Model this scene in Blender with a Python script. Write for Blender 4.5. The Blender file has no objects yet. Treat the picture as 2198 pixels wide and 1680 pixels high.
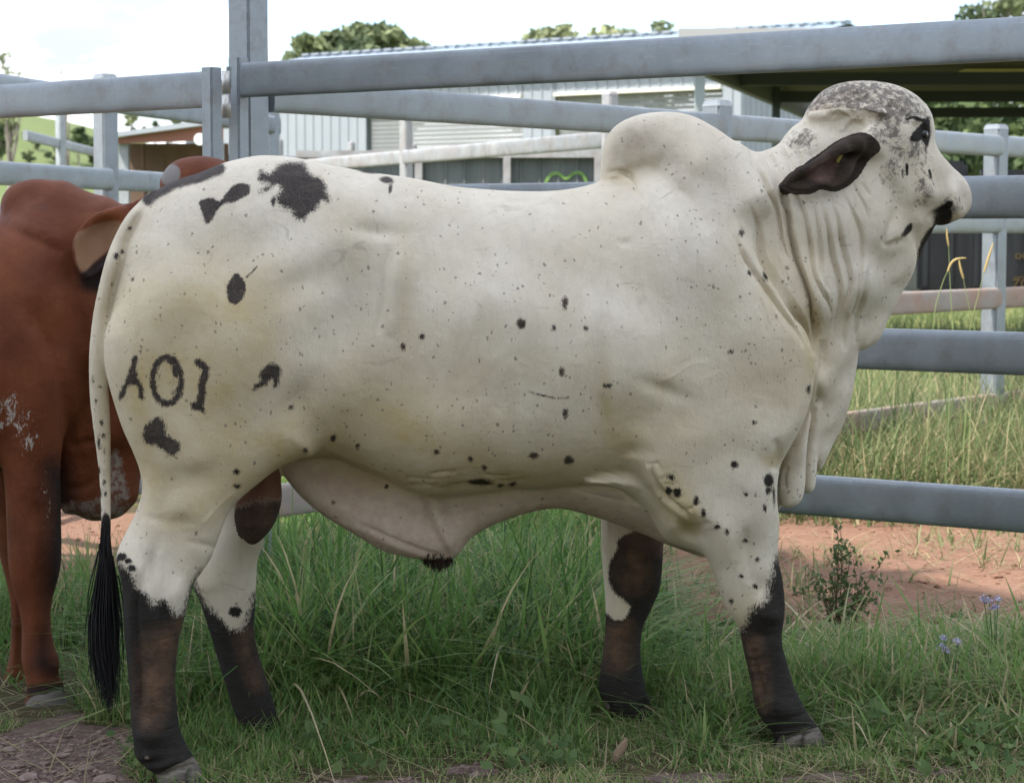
import bpy, math, random
import numpy as np
from mathutils import Vector, Matrix

# ----------------------------------------------------------------------------------------------
# camera, sky, sun, exposure
# ----------------------------------------------------------------------------------------------
SC = bpy.context.scene
COL = SC.collection
PW, PH, FPX = 2198.0, 1680.0, 4757.0      # drawing units used to read sizes off the photograph
CAM_Z = 1.27
PITCH = math.atan((840.0 - 500.0) / FPX)  # camera tips slightly downwards
SUN_EL, SUN_AZ = math.radians(60), math.radians(230)  # azimuth: compass-like, 0 = +Y, clockwise; sun sits behind and left

cam_d = bpy.data.cameras.new('camera')
cam = bpy.data.objects.new('camera', cam_d)
COL.objects.link(cam)
cam.location = (0, 0, CAM_Z)
cam.rotation_euler = (math.radians(90) - PITCH, 0, 0)
cam_d.sensor_width = 36.0
cam_d.lens = 36.0 * FPX / PW
cam_d.clip_start = 0.05
cam_d.clip_end = 3000
cam_d.dof.use_dof = True
cam_d.dof.focus_distance = 5.45
cam_d.dof.aperture_fstop = 9.0
SC.camera = cam

def build_world():
    w = bpy.data.worlds.new('World')
    SC.world = w
    w.use_nodes = True
    nt = w.node_tree
    N, L = nt.nodes, nt.links
    N.clear()
    out = N.new('ShaderNodeOutputWorld')
    bg = N.new('ShaderNodeBackground')
    sky = N.new('ShaderNodeTexSky')
    sky.sky_type = 'NISHITA'
    sky.sun_disc = False
    sky.sun_elevation = SUN_EL
    sky.sun_rotation = SUN_AZ
    sky.air_density = 1.0
    sky.dust_density = 1.5
    tc = N.new('ShaderNodeTexCoord')
    mp = N.new('ShaderNodeMapping')
    mp.inputs['Scale'].default_value = (1.0, 1.0, 2.6)
    mp.inputs['Location'].default_value = (0.35, 0.1, 0.2)
    n1 = N.new('ShaderNodeTexNoise')
    n1.inputs['Scale'].default_value = 5.5
    n1.inputs['Detail'].default_value = 7
    n1.inputs['Roughness'].default_value = 0.52
    rp = N.new('ShaderNodeValToRGB')
    rp.color_ramp.elements[0].position = 0.40
    rp.color_ramp.elements[1].position = 0.58
    n2 = N.new('ShaderNodeTexNoise')
    n2.inputs['Scale'].default_value = 9.0
    n2.inputs['Detail'].default_value = 5
    cr = N.new('ShaderNodeValToRGB')
    cr.color_ramp.elements[0].position = 0.40
    cr.color_ramp.elements[0].color = (2.1, 2.3, 2.65, 1)
    cr.color_ramp.elements[1].position = 0.66
    cr.color_ramp.elements[1].color = (9.8, 9.7, 9.5, 1)
    mx = N.new('ShaderNodeMixRGB')
    L.new(tc.outputs['Generated'], mp.inputs['Vector'])
    L.new(mp.outputs[0], n1.inputs['Vector'])
    L.new(mp.outputs[0], n2.inputs['Vector'])
    L.new(n1.outputs['Fac'], rp.inputs[0])
    L.new(n2.outputs['Fac'], cr.inputs[0])
    L.new(rp.outputs[0], mx.inputs['Fac'])
    gain = N.new('ShaderNodeMixRGB'); gain.blend_type = 'MULTIPLY'; gain.inputs['Fac'].default_value = 1.0
    gain.inputs['Color2'].default_value = (.74, .80, .86, 1)
    L.new(sky.outputs[0], gain.inputs['Color1'])
    L.new(gain.outputs[0], mx.inputs['Color1'])
    L.new(cr.outputs[0], mx.inputs['Color2'])
    L.new(mx.outputs[0], bg.inputs['Color'])
    bg.inputs['Strength'].default_value = 0.12
    L.new(bg.outputs[0], out.inputs['Surface'])
build_world()

sun_d = bpy.data.lights.new('sun', 'SUN')
sun_d.energy = 2.3
sun_d.angle = math.radians(0.53)
sun_d.color = (1.0, 0.95, 0.87)
sun = bpy.data.objects.new('sun', sun_d)
COL.objects.link(sun)
SUN_DIR = Vector((math.sin(SUN_AZ) * math.cos(SUN_EL), math.cos(SUN_AZ) * math.cos(SUN_EL), math.sin(SUN_EL)))
sun.rotation_euler = SUN_DIR.to_track_quat('Z', 'Y').to_euler()
sun.location = SUN_DIR * 40

SC.view_settings.view_transform = 'Standard'
SC.view_settings.look = 'None'
SC.view_settings.gamma = 1.0
SC.view_settings.exposure = 1.88
SC.view_settings.use_curve_mapping = False
SC.cycles.use_denoising = True
SC.cycles.max_bounces = 6
SC.cycles.diffuse_bounces = 3
SC.cycles.glossy_bounces = 3
SC.cycles.transmission_bounces = 4
SC.cycles.transparent_max_bounces = 6

# ----------------------------------------------------------------------------------------------
# reading positions off the photograph: a drawing point plus a depth or plane gives a world point
# ----------------------------------------------------------------------------------------------
CP, SP = math.cos(PITCH), math.sin(PITCH)

def ray(px, py):
    x = (np.asarray(px, float) - PW / 2) / FPX
    y = -(np.asarray(py, float) - PH / 2) / FPX
    return x, CP + y * SP, -SP + y * CP       # forward y, up z

def at(px, py, Y):
    x, y, z = ray(px, py)
    k = Y / y
    return Vector((float(x * k), float(Y), float(CAM_Z + z * k)))

def gnd(px, py, z=0.0):
    x, y, zz = ray(px, py)
    k = (z - CAM_Z) / zz
    return Vector((float(x * k), float(y * k), z))

def project(X, Y, Z):
    dz = Z - CAM_Z
    f = Y * CP - dz * SP
    u = Y * SP + dz * CP
    return PW / 2 + FPX * X / f, PH / 2 - FPX * u / f

# ----------------------------------------------------------------------------------------------
# object and material helpers
# ----------------------------------------------------------------------------------------------
def link(name, me, mat=None, parent=None):
    o = bpy.data.objects.new(name, me)
    COL.objects.link(o)
    if mat is not None and me is not None:
        me.materials.append(mat)
    if parent is not None:
        o.parent = parent
    return o

def tag(o, label=None, cat=None, group=None, kind=None):
    if label: o['label'] = label
    if cat: o['category'] = cat
    if group: o['group'] = group
    if kind: o['kind'] = kind
    return o

def empty(name, loc=(0, 0, 0), rz=0.0):
    o = bpy.data.objects.new(name, None)
    COL.objects.link(o)
    o.location = loc
    o.rotation_euler = (0, 0, rz)
    o.empty_display_size = 0.1
    return o

def np_mesh(name, V, Fq, smooth=True, tris=None):
    """mesh from an (n,3) array and an (m,3) or (m,4) face array, optionally more triangles"""
    me = bpy.data.meshes.new(name)
    V = np.ascontiguousarray(V, dtype=np.float32)
    Fq = np.ascontiguousarray(Fq, dtype=np.int32)
    k = Fq.shape[1]
    loops = Fq.ravel(); tot = np.full(len(Fq), k, dtype=np.int32)
    if tris is not None and len(tris):
        loops = np.concatenate([loops, np.ascontiguousarray(tris, dtype=np.int32).ravel()])
        tot = np.concatenate([tot, np.full(len(tris), 3, dtype=np.int32)])
    me.vertices.add(len(V))
    me.vertices.foreach_set('co', V.ravel())
    me.loops.add(len(loops))
    me.loops.foreach_set('vertex_index', loops)
    me.polygons.add(len(tot))
    me.polygons.foreach_set('loop_start', np.concatenate([[0], np.cumsum(tot)[:-1]]).astype(np.int32))
    me.polygons.foreach_set('loop_total', tot)
    me.polygons.foreach_set('use_smooth', np.full(len(tot), smooth, dtype=bool))
    me.update(calc_edges=True)
    return me

class Mat:
    """thin wrapper to write node materials briefly"""
    def __init__(self, name, rough=0.7, metal=0.0, spec=0.3):
        self.m = bpy.data.materials.new(name)
        self.m.use_nodes = True
        self.nt = self.m.node_tree
        self.b = self.nt.nodes['Principled BSDF']
        self.b.inputs['Roughness'].default_value = rough
        self.b.inputs['Metallic'].default_value = metal
        self.b.inputs['Specular IOR Level'].default_value = spec
        self._tc = None
    def n(self, t, **kw):
        nd = self.nt.nodes.new(t)
        for k, v in kw.items():
            setattr(nd, k, v)
        return nd
    def l(self, a, b):
        self.nt.links.new(a, b)
    def coord(self, kind='Object', scale=(1, 1, 1)):
        if self._tc is None:
            self._tc = self.n('ShaderNodeTexCoord')
        o = self._tc.outputs[kind]
        if tuple(scale) != (1, 1, 1):
            mp = self.n('ShaderNodeMapping')
            mp.inputs['Scale'].default_value = scale
            self.l(o, mp.inputs['Vector'])
            o = mp.outputs[0]
        return o
    def noise(self, scale, detail=4, rough=0.55, vec=None, dist=0.0):
        nd = self.n('ShaderNodeTexNoise')
        nd.inputs['Scale'].default_value = scale
        nd.inputs['Detail'].default_value = detail
        nd.inputs['Roughness'].default_value = rough
        nd.inputs['Distortion'].default_value = dist
        self.l(vec if vec is not None else self.coord(), nd.inputs['Vector'])
        return nd.outputs['Fac']
    def voro(self, scale, vec=None, rand=1.0):
        nd = self.n('ShaderNodeTexVoronoi')
        nd.inputs['Scale'].default_value = scale
        nd.inputs['Randomness'].default_value = rand
        self.l(vec if vec is not None else self.coord(), nd.inputs['Vector'])
        return nd
    def attr(self, name):
        nd = self.n('ShaderNodeAttribute', attribute_name=name)
        return nd.outputs['Fac']
    def ramp(self, fac, stops):
        nd = self.n('ShaderNodeValToRGB')
        e = nd.color_ramp.elements
        while len(e) < len(stops):
            e.new(0.5)
        for i, (p, c) in enumerate(stops):
            e[i].position = p
            e[i].color = (c, c, c, 1) if isinstance(c, (int, float)) else (*c, 1)
        self.l(fac, nd.inputs[0])
        return nd.outputs[0]
    def math(self, op, a, b=None, clamp=False):
        nd = self.n('ShaderNodeMath', operation=op, use_clamp=clamp)
        for i, v in enumerate((a, b)):
            if v is None: continue
            if isinstance(v, (int, float)): nd.inputs[i].default_value = v
            else: self.l(v, nd.inputs[i])
        return nd.outputs[0]
    def mix(self, fac, a, b, mode='MIX'):
        nd = self.n('ShaderNodeMixRGB', blend_type=mode)
        for i, v in zip(('Fac', 'Color1', 'Color2'), (fac, a, b)):
            if isinstance(v, (int, float)): nd.inputs[i].default_value = v if i == 'Fac' else (v, v, v, 1)
            elif isinstance(v, tuple): nd.inputs[i].default_value = (*v, 1)
            else: self.l(v, nd.inputs[i])
        return nd.outputs[0]
    def color(self, c):
        if isinstance(c, tuple): self.b.inputs['Base Color'].default_value = (*c, 1)
        else: self.l(c, self.b.inputs['Base Color'])
        return self
    def bump(self, h, strength=0.3, dist=0.01, prev=None):
        nd = self.n('ShaderNodeBump')
        nd.inputs['Strength'].default_value = strength
        nd.inputs['Distance'].default_value = dist
        self.l(h, nd.inputs['Height'])
        if prev is not None: self.l(prev, nd.inputs['Normal'])
        self.l(nd.outputs[0], self.b.inputs['Normal'])
        return nd.outputs[0]
    def rough(self, r):
        self.l(r, self.b.inputs['Roughness'])
        return self
# ----------------------------------------------------------------------------------------------
# sculpting: rounded "pillows" grown from side-view outlines, blended into one skin
# ----------------------------------------------------------------------------------------------
def smooth_poly(pts, closed=True, n=6):
    P = np.array(pts, float)
    m = len(P)
    out = []
    rng = m if closed else m - 1
    for i in range(rng):
        if closed:
            p0, p1, p2, p3 = P[(i - 1) % m], P[i], P[(i + 1) % m], P[(i + 2) % m]
        else:
            p0, p1, p2, p3 = P[max(i - 1, 0)], P[i], P[i + 1], P[min(i + 2, m - 1)]
        for k in range(n):
            t = k / n
            out.append(0.5 * ((2 * p1) + (-p0 + p2) * t + (2 * p0 - 5 * p1 + 4 * p2 - p3) * t * t + (-p0 + 3 * p1 - 3 * p2 + p3) * t ** 3))
    if not closed:
        out.append(P[-1])
    return np.array(out)

def sd_poly(X, Y, poly):
    """signed distance to a closed polygon, negative inside"""
    d2 = np.full(X.shape, 1e9, dtype=np.float32)
    ins = np.zeros(X.shape, dtype=bool)
    m = len(poly)
    for i in range(m):
        ax, ay = poly[i]
        bx, by = poly[(i + 1) % m]
        ex, ey = bx - ax, by - ay
        wx, wy = X - ax, Y - ay
        t = np.clip((wx * ex + wy * ey) / (ex * ex + ey * ey + 1e-12), 0, 1)
        dx, dy = wx - ex * t, wy - ey * t
        d2 = np.minimum(d2, dx * dx + dy * dy)
        c = ((ay <= Y) & (by > Y)) | ((by <= Y) & (ay > Y))
        if abs(by - ay) > 1e-12:
            ins ^= c & (X < (bx - ax) * (Y - ay) / (by - ay) + ax)
    d = np.sqrt(d2)
    return np.where(ins, -d, d)

def sd_line(X, Y, line):
    """distance to a polyline and signed side offset"""
    d2 = np.full(X.shape, 1e9, dtype=np.float32)
    sg = np.ones(X.shape, dtype=np.float32)
    al = np.zeros(X.shape, dtype=np.float32)
    m = len(line)
    for i in range(m - 1):
        ax, ay = line[i]
        bx, by = line[i + 1]
        ex, ey = bx - ax, by - ay
        wx, wy = X - ax, Y - ay
        t = np.clip((wx * ex + wy * ey) / (ex * ex + ey * ey + 1e-12), 0, 1)
        dx, dy = wx - ex * t, wy - ey * t
        q = dx * dx + dy * dy
        b = q < d2
        d2 = np.where(b, q, d2)
        sg = np.where(b, np.sign(ex * wy - ey * wx + 1e-9), sg)
        al = np.where(b, (i + t) / (m - 1), al)
    return np.sqrt(d2), sg, al

class Beast:
    def __init__(self, O, theta, lo, hi, h):
        self.O = np.array(O, float)
        self.th = theta
        self.c, self.s_ = math.cos(theta), math.sin(theta)
        self.h = h
        self.lo = np.array(lo, float)
        self.n = np.ceil((np.array(hi) - self.lo) / h).astype(int) + 1
        self.ax = [self.lo[i] + h * np.arange(self.n[i]) for i in range(3)]
        self.F = np.full(tuple(self.n), 0.3, dtype=np.float32)
    def side(self, px, py, t):
        """drawing point -> (s, z) on the animal's plane t (t counts towards the viewer)"""
        x, y, z = ray(px, py)
        # point = cam + k*(x,y,z); local t = (p-O).(s,-c)
        k = (t + self.O[0] * self.s_ - self.O[1] * self.c) / (x * self.s_ - y * self.c)
        X, Y, Z = k * x - self.O[0], k * y - self.O[1], CAM_Z + k * z - self.O[2]
        return X * self.c + Y * self.s_, Z
    def to_world(self, V):
        X = self.O[0] + V[:, 0] * self.c + V[:, 1] * self.s_
        Y = self.O[1] + V[:, 0] * self.s_ - V[:, 1] * self.c
        return X, Y, self.O[2] + V[:, 2]
    def pts(self, pp, t):
        P = np.array(pp, float)
        s, z = self.side(P[:, 0], P[:, 1], t)
        return np.stack([s, z], 1)
    def field2(self, ctrl, t, S, Z, power=3.0):
        """spread control values (px, py, value) over the side plane"""
        if isinstance(ctrl, (int, float)):
            return np.full(S.shape, float(ctrl), dtype=np.float32)
        q = self.pts([c[:2] for c in ctrl], t)
        num = np.zeros(S.shape, dtype=np.float32)
        den = np.zeros(S.shape, dtype=np.float32)
        for (a, b), c in zip(q, ctrl):
            w = 1.0 / (((S - a) ** 2 + (Z - b) ** 2) ** (power / 2) + 1e-5)
            num += w * c[2]
            den += w
        return num / den
    def pillow(self, outline, t, w, tc=None, R=None, p=2.0, k=0.03, rk=1.15, cup=0.0, cupd=0.05, smooth=5):
        poly = self.pts(smooth_poly(outline, True, smooth), t)
        mg = 0.09
        i0 = np.maximum(((poly.min(0) - mg - self.lo[[0, 2]]) / self.h).astype(int), 0)
        i1 = np.minimum(((poly.max(0) + mg - self.lo[[0, 2]]) / self.h).astype(int) + 1, self.n[[0, 2]])
        s, z = self.ax[0][i0[0]:i1[0]], self.ax[2][i0[1]:i1[1]]
        S, Z = np.meshgrid(s, z, indexing='ij')
        S = S.astype(np.float32); Z = Z.astype(np.float32)
        D = sd_poly(S, Z, poly)
        W = self.field2(w, t, S, Z)
        RR = self.field2(R, t, S, Z) if R is not None else np.clip(W * rk, 0.012, 0.6)
        T = self.field2(tc if tc is not None else float(t), t, S, Z)
        if cup:
            u = np.clip(-D / cupd, 0, 1)
            T = T - cup * u * u * (3 - 2 * u)
        A = (np.clip(RR + D, 0, None) / RR) ** p
        tt = self.ax[1].astype(np.float32)
        B = (np.abs(tt[None, :, None] - T[:, None, :]) / W[:, None, :]) ** p
        G = ((A[:, None, :] + B) ** (1.0 / p) - 1.0) * np.minimum(RR, W)[:, None, :]
        sub = self.F[i0[0]:i1[0], :, i0[1]:i1[1]]
        hh = np.clip(0.5 + 0.5 * (sub - G) / k, 0, 1)
        self.F[i0[0]:i1[0], :, i0[1]:i1[1]] = sub * (1 - hh) + G * hh - k * hh * (1 - hh)
        return D
    def skin(self, iters=2):
        F = self.F
        h = self.h
        ins = F < 0
        cs = [ins[a:F.shape[0] - 1 + a, b:F.shape[1] - 1 + b, c:F.shape[2] - 1 + c] for a in (0, 1) for b in (0, 1) for c in (0, 1)]
        cnt = sum(c.astype(np.int8) for c in cs)
        act = np.argwhere((cnt > 0) & (cnt < 8))
        idx = np.full(cnt.shape, -1, dtype=np.int32)
        idx[act[:, 0], act[:, 1], act[:, 2]] = np.arange(len(act))
        corner = [(a, b, c) for a in (0, 1) for b in (0, 1) for c in (0, 1)]
        val = {k: F[act[:, 0] + k[0], act[:, 1] + k[1], act[:, 2] + k[2]] for k in corner}
        acc = np.zeros((len(act), 3), dtype=np.float64)
        num = np.zeros(len(act))
        for k in corner:
            for d in range(3):
                if k[d] == 0:
                    k2 = list(k); k2[d] = 1; k2 = tuple(k2)
                    a, b = val[k], val[k2]
                    m = (a < 0) != (b < 0)
                    f = np.where(m, a / np.where(m, a - b, 1), 0)
                    pos = np.tile(np.array(k, float), (len(act), 1))
                    pos[:, d] += f
                    acc += pos * m[:, None]
                    num += m
        V = self.lo + h * (act + acc / num[:, None])
        quads = []
        for d in range(3):
            e = [0, 0, 0]; e[d] = 1
            A = ins[:F.shape[0] - e[0], :F.shape[1] - e[1], :F.shape[2] - e[2]]
            B = ins[e[0]:, e[1]:, e[2]:]
            q = np.argwhere(A != B)
            o1, o2 = (d + 1) % 3, (d + 2) % 3
            ok = (q[:, o1] > 0) & (q[:, o2] > 0) & (q[:, o1] < cnt.shape[o1]) & (q[:, o2] < cnt.shape[o2])
            q = q[ok]
            flip = A[q[:, 0], q[:, 1], q[:, 2]]
            def cell(a, b):
                c = q.copy(); c[:, o1] -= a; c[:, o2] -= b
                return idx[c[:, 0], c[:, 1], c[:, 2]]
            f = np.stack([cell(0, 0), cell(1, 0), cell(1, 1), cell(0, 1)], 1)
            f[~flip] = f[~flip][:, ::-1]
            quads.append(f)
        Q = np.concatenate(quads)
        e = np.concatenate([Q[:, [0, 1]], Q[:, [1, 2]], Q[:, [2, 3]], Q[:, [3, 0]]])
        deg = np.bincount(e[:, 0], minlength=len(V)).astype(float)
        for _ in range(iters):
            av = np.stack([np.bincount(e[:, 0], weights=V[e[:, 1], c], minlength=len(V)) for c in range(3)], 1) / deg[:, None]
            V = 0.5 * V + 0.5 * av
        self.V, self.Q, self.E, self.deg = V, Q, e, deg
        self.T = np.zeros((0, 3), dtype=Q.dtype)
        return V, Q
    def refine(self, sel):
        """split the chosen quads in four; fans of triangles close the seam to their neighbours"""
        V, Q = self.V, self.Q
        nv = len(V)
        e = np.stack([Q, np.roll(Q, -1, 1)], -1)
        key = np.sort(e, -1); key = key[..., 0].astype(np.int64) * nv + key[..., 1]
        split = np.unique(key[sel])
        j = np.searchsorted(split, key); j = np.minimum(j, len(split) - 1)
        has = split[j] == key
        mid = (V[split // nv] + V[split % nv]) / 2
        mi = np.where(has, nv + j, -1)
        touched = has.any(1)
        fc = np.where(touched)[0]
        cen = V[Q[fc]].mean(1)
        ci = np.full(len(Q), -1); ci[fc] = nv + len(split) + np.arange(len(fc))
        full = has.all(1)
        qf = np.where(full)[0]
        newq = [np.stack([Q[qf, k], mi[qf, k], ci[qf], mi[qf, (k + 3) % 4]], 1) for k in range(4)]
        part = np.where(touched & ~full)[0]
        tri = []
        for k in range(4):
            a, b, m, c = Q[part, k], Q[part, (k + 1) % 4], mi[part, k], ci[part]
            h = m >= 0
            tri += [np.stack([a[~h], b[~h], c[~h]], 1), np.stack([a[h], m[h], c[h]], 1), np.stack([m[h], b[h], c[h]], 1)]
        self.V = np.concatenate([V, mid, cen])
        self.Q = np.concatenate([Q[~touched]] + newq)
        self.T = np.concatenate(tri)
        Q, T = self.Q, self.T
        e = np.concatenate([Q[:, [k, (k + 1) % 4]] for k in range(4)] + [T[:, [k, (k + 1) % 3]] for k in range(3)])
        self.E, self.deg = e, np.maximum(np.bincount(e[:, 0], minlength=len(self.V)).astype(float), 1)
        self.relax(.5, 2)
    def normals(self):
        V, Q, T = self.V, self.Q, self.T
        n = np.cross(V[Q[:, 2]] - V[Q[:, 0]], V[Q[:, 3]] - V[Q[:, 1]])
        m = np.cross(V[T[:, 1]] - V[T[:, 0]], V[T[:, 2]] - V[T[:, 0]])
        N = np.stack([np.bincount(Q.ravel(), weights=np.repeat(n[:, c], 4), minlength=len(V)) + np.bincount(T.ravel(), weights=np.repeat(m[:, c], 3), minlength=len(V)) for c in range(3)], 1)
        return N / (np.linalg.norm(N, axis=1, keepdims=True) + 1e-12)
    def relax(self, amount, iters=1, mask=None):
        e, deg = self.E, self.deg
        for _ in range(iters):
            av = np.stack([np.bincount(e[:, 0], weights=self.V[e[:, 1], c], minlength=len(self.V)) for c in range(3)], 1) / deg[:, None]
            m = amount if mask is None else amount * mask[:, None]
            self.V = self.V + m * (av - self.V)
    def mesh(self, name):
        # local mesh space: x = along, y = away from the viewer, z = up
        V = self.V.copy()
        V[:, 1] *= -1
        return np_mesh(name, V, self.Q[:, ::-1], tris=self.T[:, ::-1])
    def place(self, o):
        o.location = self.O
        o.rotation_euler = (0, 0, self.th)

class Canvas:
    """a soft drawing in photograph units that is read back at the skin's points"""
    def __init__(self, x0=0, y0=0, x1=2198, y1=1680, step=2):
        self.x0, self.y0, self.st = x0, y0, step
        self.nx, self.ny = int((x1 - x0) / step) + 1, int((y1 - y0) / step) + 1
        self.A = np.zeros((self.ny, self.nx), dtype=np.float32)
        self.cut = None
    def box(self, P, mg):
        a = np.maximum(((P.min(0) - mg - (self.x0, self.y0)) / self.st).astype(int), 0)
        b = np.minimum(((P.max(0) + mg - (self.x0, self.y0)) / self.st).astype(int) + 2, (self.nx, self.ny))
        if (b <= a).any(): return None
        X, Y = np.meshgrid(self.x0 + self.st * np.arange(a[0], b[0]), self.y0 + self.st * np.arange(a[1], b[1]))
        return slice(a[1], b[1]), slice(a[0], b[0]), X.astype(np.float32), Y.astype(np.float32)
    def crease(self, line, depth, width, ridge=0.0, roff=0.0, rw=None, taper=True, skew=1.0):
        P = smooth_poly(line, False, 6)
        rw = rw or width * 1.6
        r = self.box(P, width * 3 * max(1, skew) + abs(roff) + rw * 3)
        if r is None: return
        sy, sx, X, Y = r
        d, sg, al = sd_line(X, Y, P)
        tp = np.clip(np.minimum(al, 1 - al) * 6 + 0.0, 0, 1) if taper else 1.0
        g = -depth * np.exp(-(d / np.where(sg > 0, width * skew, width)) ** 2)
        if ridge:
            g = g + ridge * np.exp(-((d * sg - roff) / rw) ** 2)
        self.A[sy, sx] += g * tp
    def pleat(self, line, depth, w_sharp, w_soft, taper=3.6):
        """a fold line: steep on its right, rolling off on its left; folds do not add up"""
        if self.cut is None: self.cut = np.zeros_like(self.A)
        P = smooth_poly(line, False, 6)
        r = self.box(P, w_soft * 3)
        if r is None: return
        sy, sx, X, Y = r
        d, sg, al = sd_line(X, Y, P)
        tp = np.clip(np.minimum(al, 1 - al) * taper, 0, 1)
        soft = .55 * np.exp(-(d / w_soft) ** 2) + .45 * np.exp(-(d / w_sharp) ** 2)
        g = -depth * tp * np.where(sg > 0, soft, np.exp(-(d / w_sharp) ** 2))
        self.cut[sy, sx] = np.minimum(self.cut[sy, sx], g)
    def merge(self):
        if self.cut is not None: self.A += self.cut; self.cut = None
    def blob(self, x, y, rx, ry, h, ang=0.0):
        P = np.array([[x - max(rx, ry), y - max(rx, ry)], [x + max(rx, ry), y + max(rx, ry)]])
        r = self.box(P, max(rx, ry) * 1.5)
        if r is None: return
        sy, sx, X, Y = r
        c, s = math.cos(math.radians(ang)), math.sin(math.radians(ang))
        u, v = ((X - x) * c + (Y - y) * s) / rx, (-(X - x) * s + (Y - y) * c) / ry
        self.A[sy, sx] += h * np.exp(-(u * u + v * v))
    def patch(self, poly, soft=12.0, smooth=4, mode='max'):
        P = smooth_poly(poly, True, smooth)
        r = self.box(P, soft * 2)
        if r is None: return
        sy, sx, X, Y = r
        d = np.clip(0.5 - sd_poly(X, Y, P) / (2 * soft), 0, 1)
        self.A[sy, sx] = np.maximum(self.A[sy, sx], d)
    def stroke(self, line, width, soft=8.0, smooth=5):
        P = smooth_poly(line, False, smooth)
        r = self.box(P, soft * 2 + width * 2)
        if r is None: return
        sy, sx, X, Y = r
        d, _, _ = sd_line(X, Y, P)
        self.A[sy, sx] = np.maximum(self.A[sy, sx], np.clip(0.5 - (d - width / 2) / (2 * soft), 0, 1))
    def spot(self, x, y, rx, ry=None, ang=0.0, soft=8.0):
        ry = ry or rx
        P = np.array([[x - max(rx, ry), y - max(rx, ry)], [x + max(rx, ry), y + max(rx, ry)]])
        r = self.box(P, soft * 2)
        if r is None: return
        sy, sx, X, Y = r
        c, s = math.cos(math.radians(ang)), math.sin(math.radians(ang))
        u, v = ((X - x) * c + (Y - y) * s) / rx, (-(X - x) * s + (Y - y) * c) / ry
        d = (np.sqrt(u * u + v * v) - 1) * min(rx, ry)
        self.A[sy, sx] = np.maximum(self.A[sy, sx], np.clip(0.5 - d / (2 * soft), 0, 1))
    def read(self, px, py):
        fx = np.clip((px - self.x0) / self.st, 0, self.nx - 1.001)
        fy = np.clip((py - self.y0) / self.st, 0, self.ny - 1.001)
        ix, iy = fx.astype(int), fy.astype(int)
        u, v = fx - ix, fy - iy
        A = self.A
        return A[iy, ix] * (1 - u) * (1 - v) + A[iy, ix + 1] * u * (1 - v) + A[iy + 1, ix] * (1 - u) * v + A[iy + 1, ix + 1] * u * v

def set_attr(me, name, vals):
    a = me.attributes.new(name, 'FLOAT', 'POINT')
    a.data.foreach_set('value', np.ascontiguousarray(vals, dtype=np.float32))

def sstep(a, b, x):
    u = np.clip((x - a) / (b - a), 0, 1)
    return u * u * (3 - 2 * u)
# ----------------------------------------------------------------------------------------------
# ground, hill
# ----------------------------------------------------------------------------------------------
def vnoise(x, y, f, seed=0):
    """cheap smooth value noise"""
    x = np.asarray(x, float) * f; y = np.asarray(y, float) * f
    xi, yi = np.floor(x).astype(np.int64), np.floor(y).astype(np.int64)
    u, v = x - xi, y - yi
    u = u * u * (3 - 2 * u); v = v * v * (3 - 2 * v)
    def hsh(a, b):
        n = (a * 374761393 + b * 668265263 + seed * 982451653) & 0x7fffffff
        n = ((n ^ (n >> 13)) * 1274126177) & 0x7fffffff
        return ((n ^ (n >> 16)) & 0xffff) / 65535.0
    return (hsh(xi, yi) * (1 - u) + hsh(xi + 1, yi) * u) * (1 - v) + (hsh(xi, yi + 1) * (1 - u) + hsh(xi + 1, yi + 1) * u) * v

def gz(x, y):
    x = np.asarray(x, float); y = np.asarray(y, float)
    near = np.exp(-((x / 9) ** 2 + ((y - 7) / 9) ** 2))
    z = near * (0.028 * (vnoise(x, y, 1.7, 1) - .5) + 0.014 * (vnoise(x, y, 6, 2) - .5) + 0.008 * (vnoise(x, y, 17, 3) - .5))
    z = z - 0.03 * np.exp(-(((x + .85) / .7) ** 2 + ((y - 4.95) / .45) ** 2))
    return z

def in_poly(px, py, poly):
    return sd_poly(np.asarray(px, float), np.asarray(py, float), np.array(poly, float))

PATH_P = [(-400, 1570), (0, 1568), (150, 1545), (285, 1572), (300, 1640), (420, 1672), (560, 1672), (700, 1655), (880, 1668), (900, 1760), (-500, 1800)]
def path_mask(x, y):
    px, py = project(x, y, np.zeros_like(x))
    d = in_poly(px, py, PATH_P)
    w = 60 * (vnoise(x, y, 5, 7) - .5) + 30 * (vnoise(x, y, 14, 8) - .5)
    m = sstep(18, -18, d + w)
    for cx, cy, rx, ry in ((1480, 1660, 110, 16), (1750, 1664, 120, 12), (1010, 1650, 60, 12), (2000, 1650, 80, 10)):
        q = ((px - cx) / rx) ** 2 + ((py - cy) / ry) ** 2
        m = np.maximum(m, .8 * sstep(1.3, .6, q + .8 * (vnoise(x, y, 9, 9) - .5)))
    return m

def red_mask(x, y):
    e = .5 * (vnoise(x, y, 1.3, 21) - .5) + .25 * (vnoise(x, y, 4, 22) - .5)
    return sstep(6.75, 7.15, y + e) * sstep(10.4, 9.7, y + e)

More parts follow.
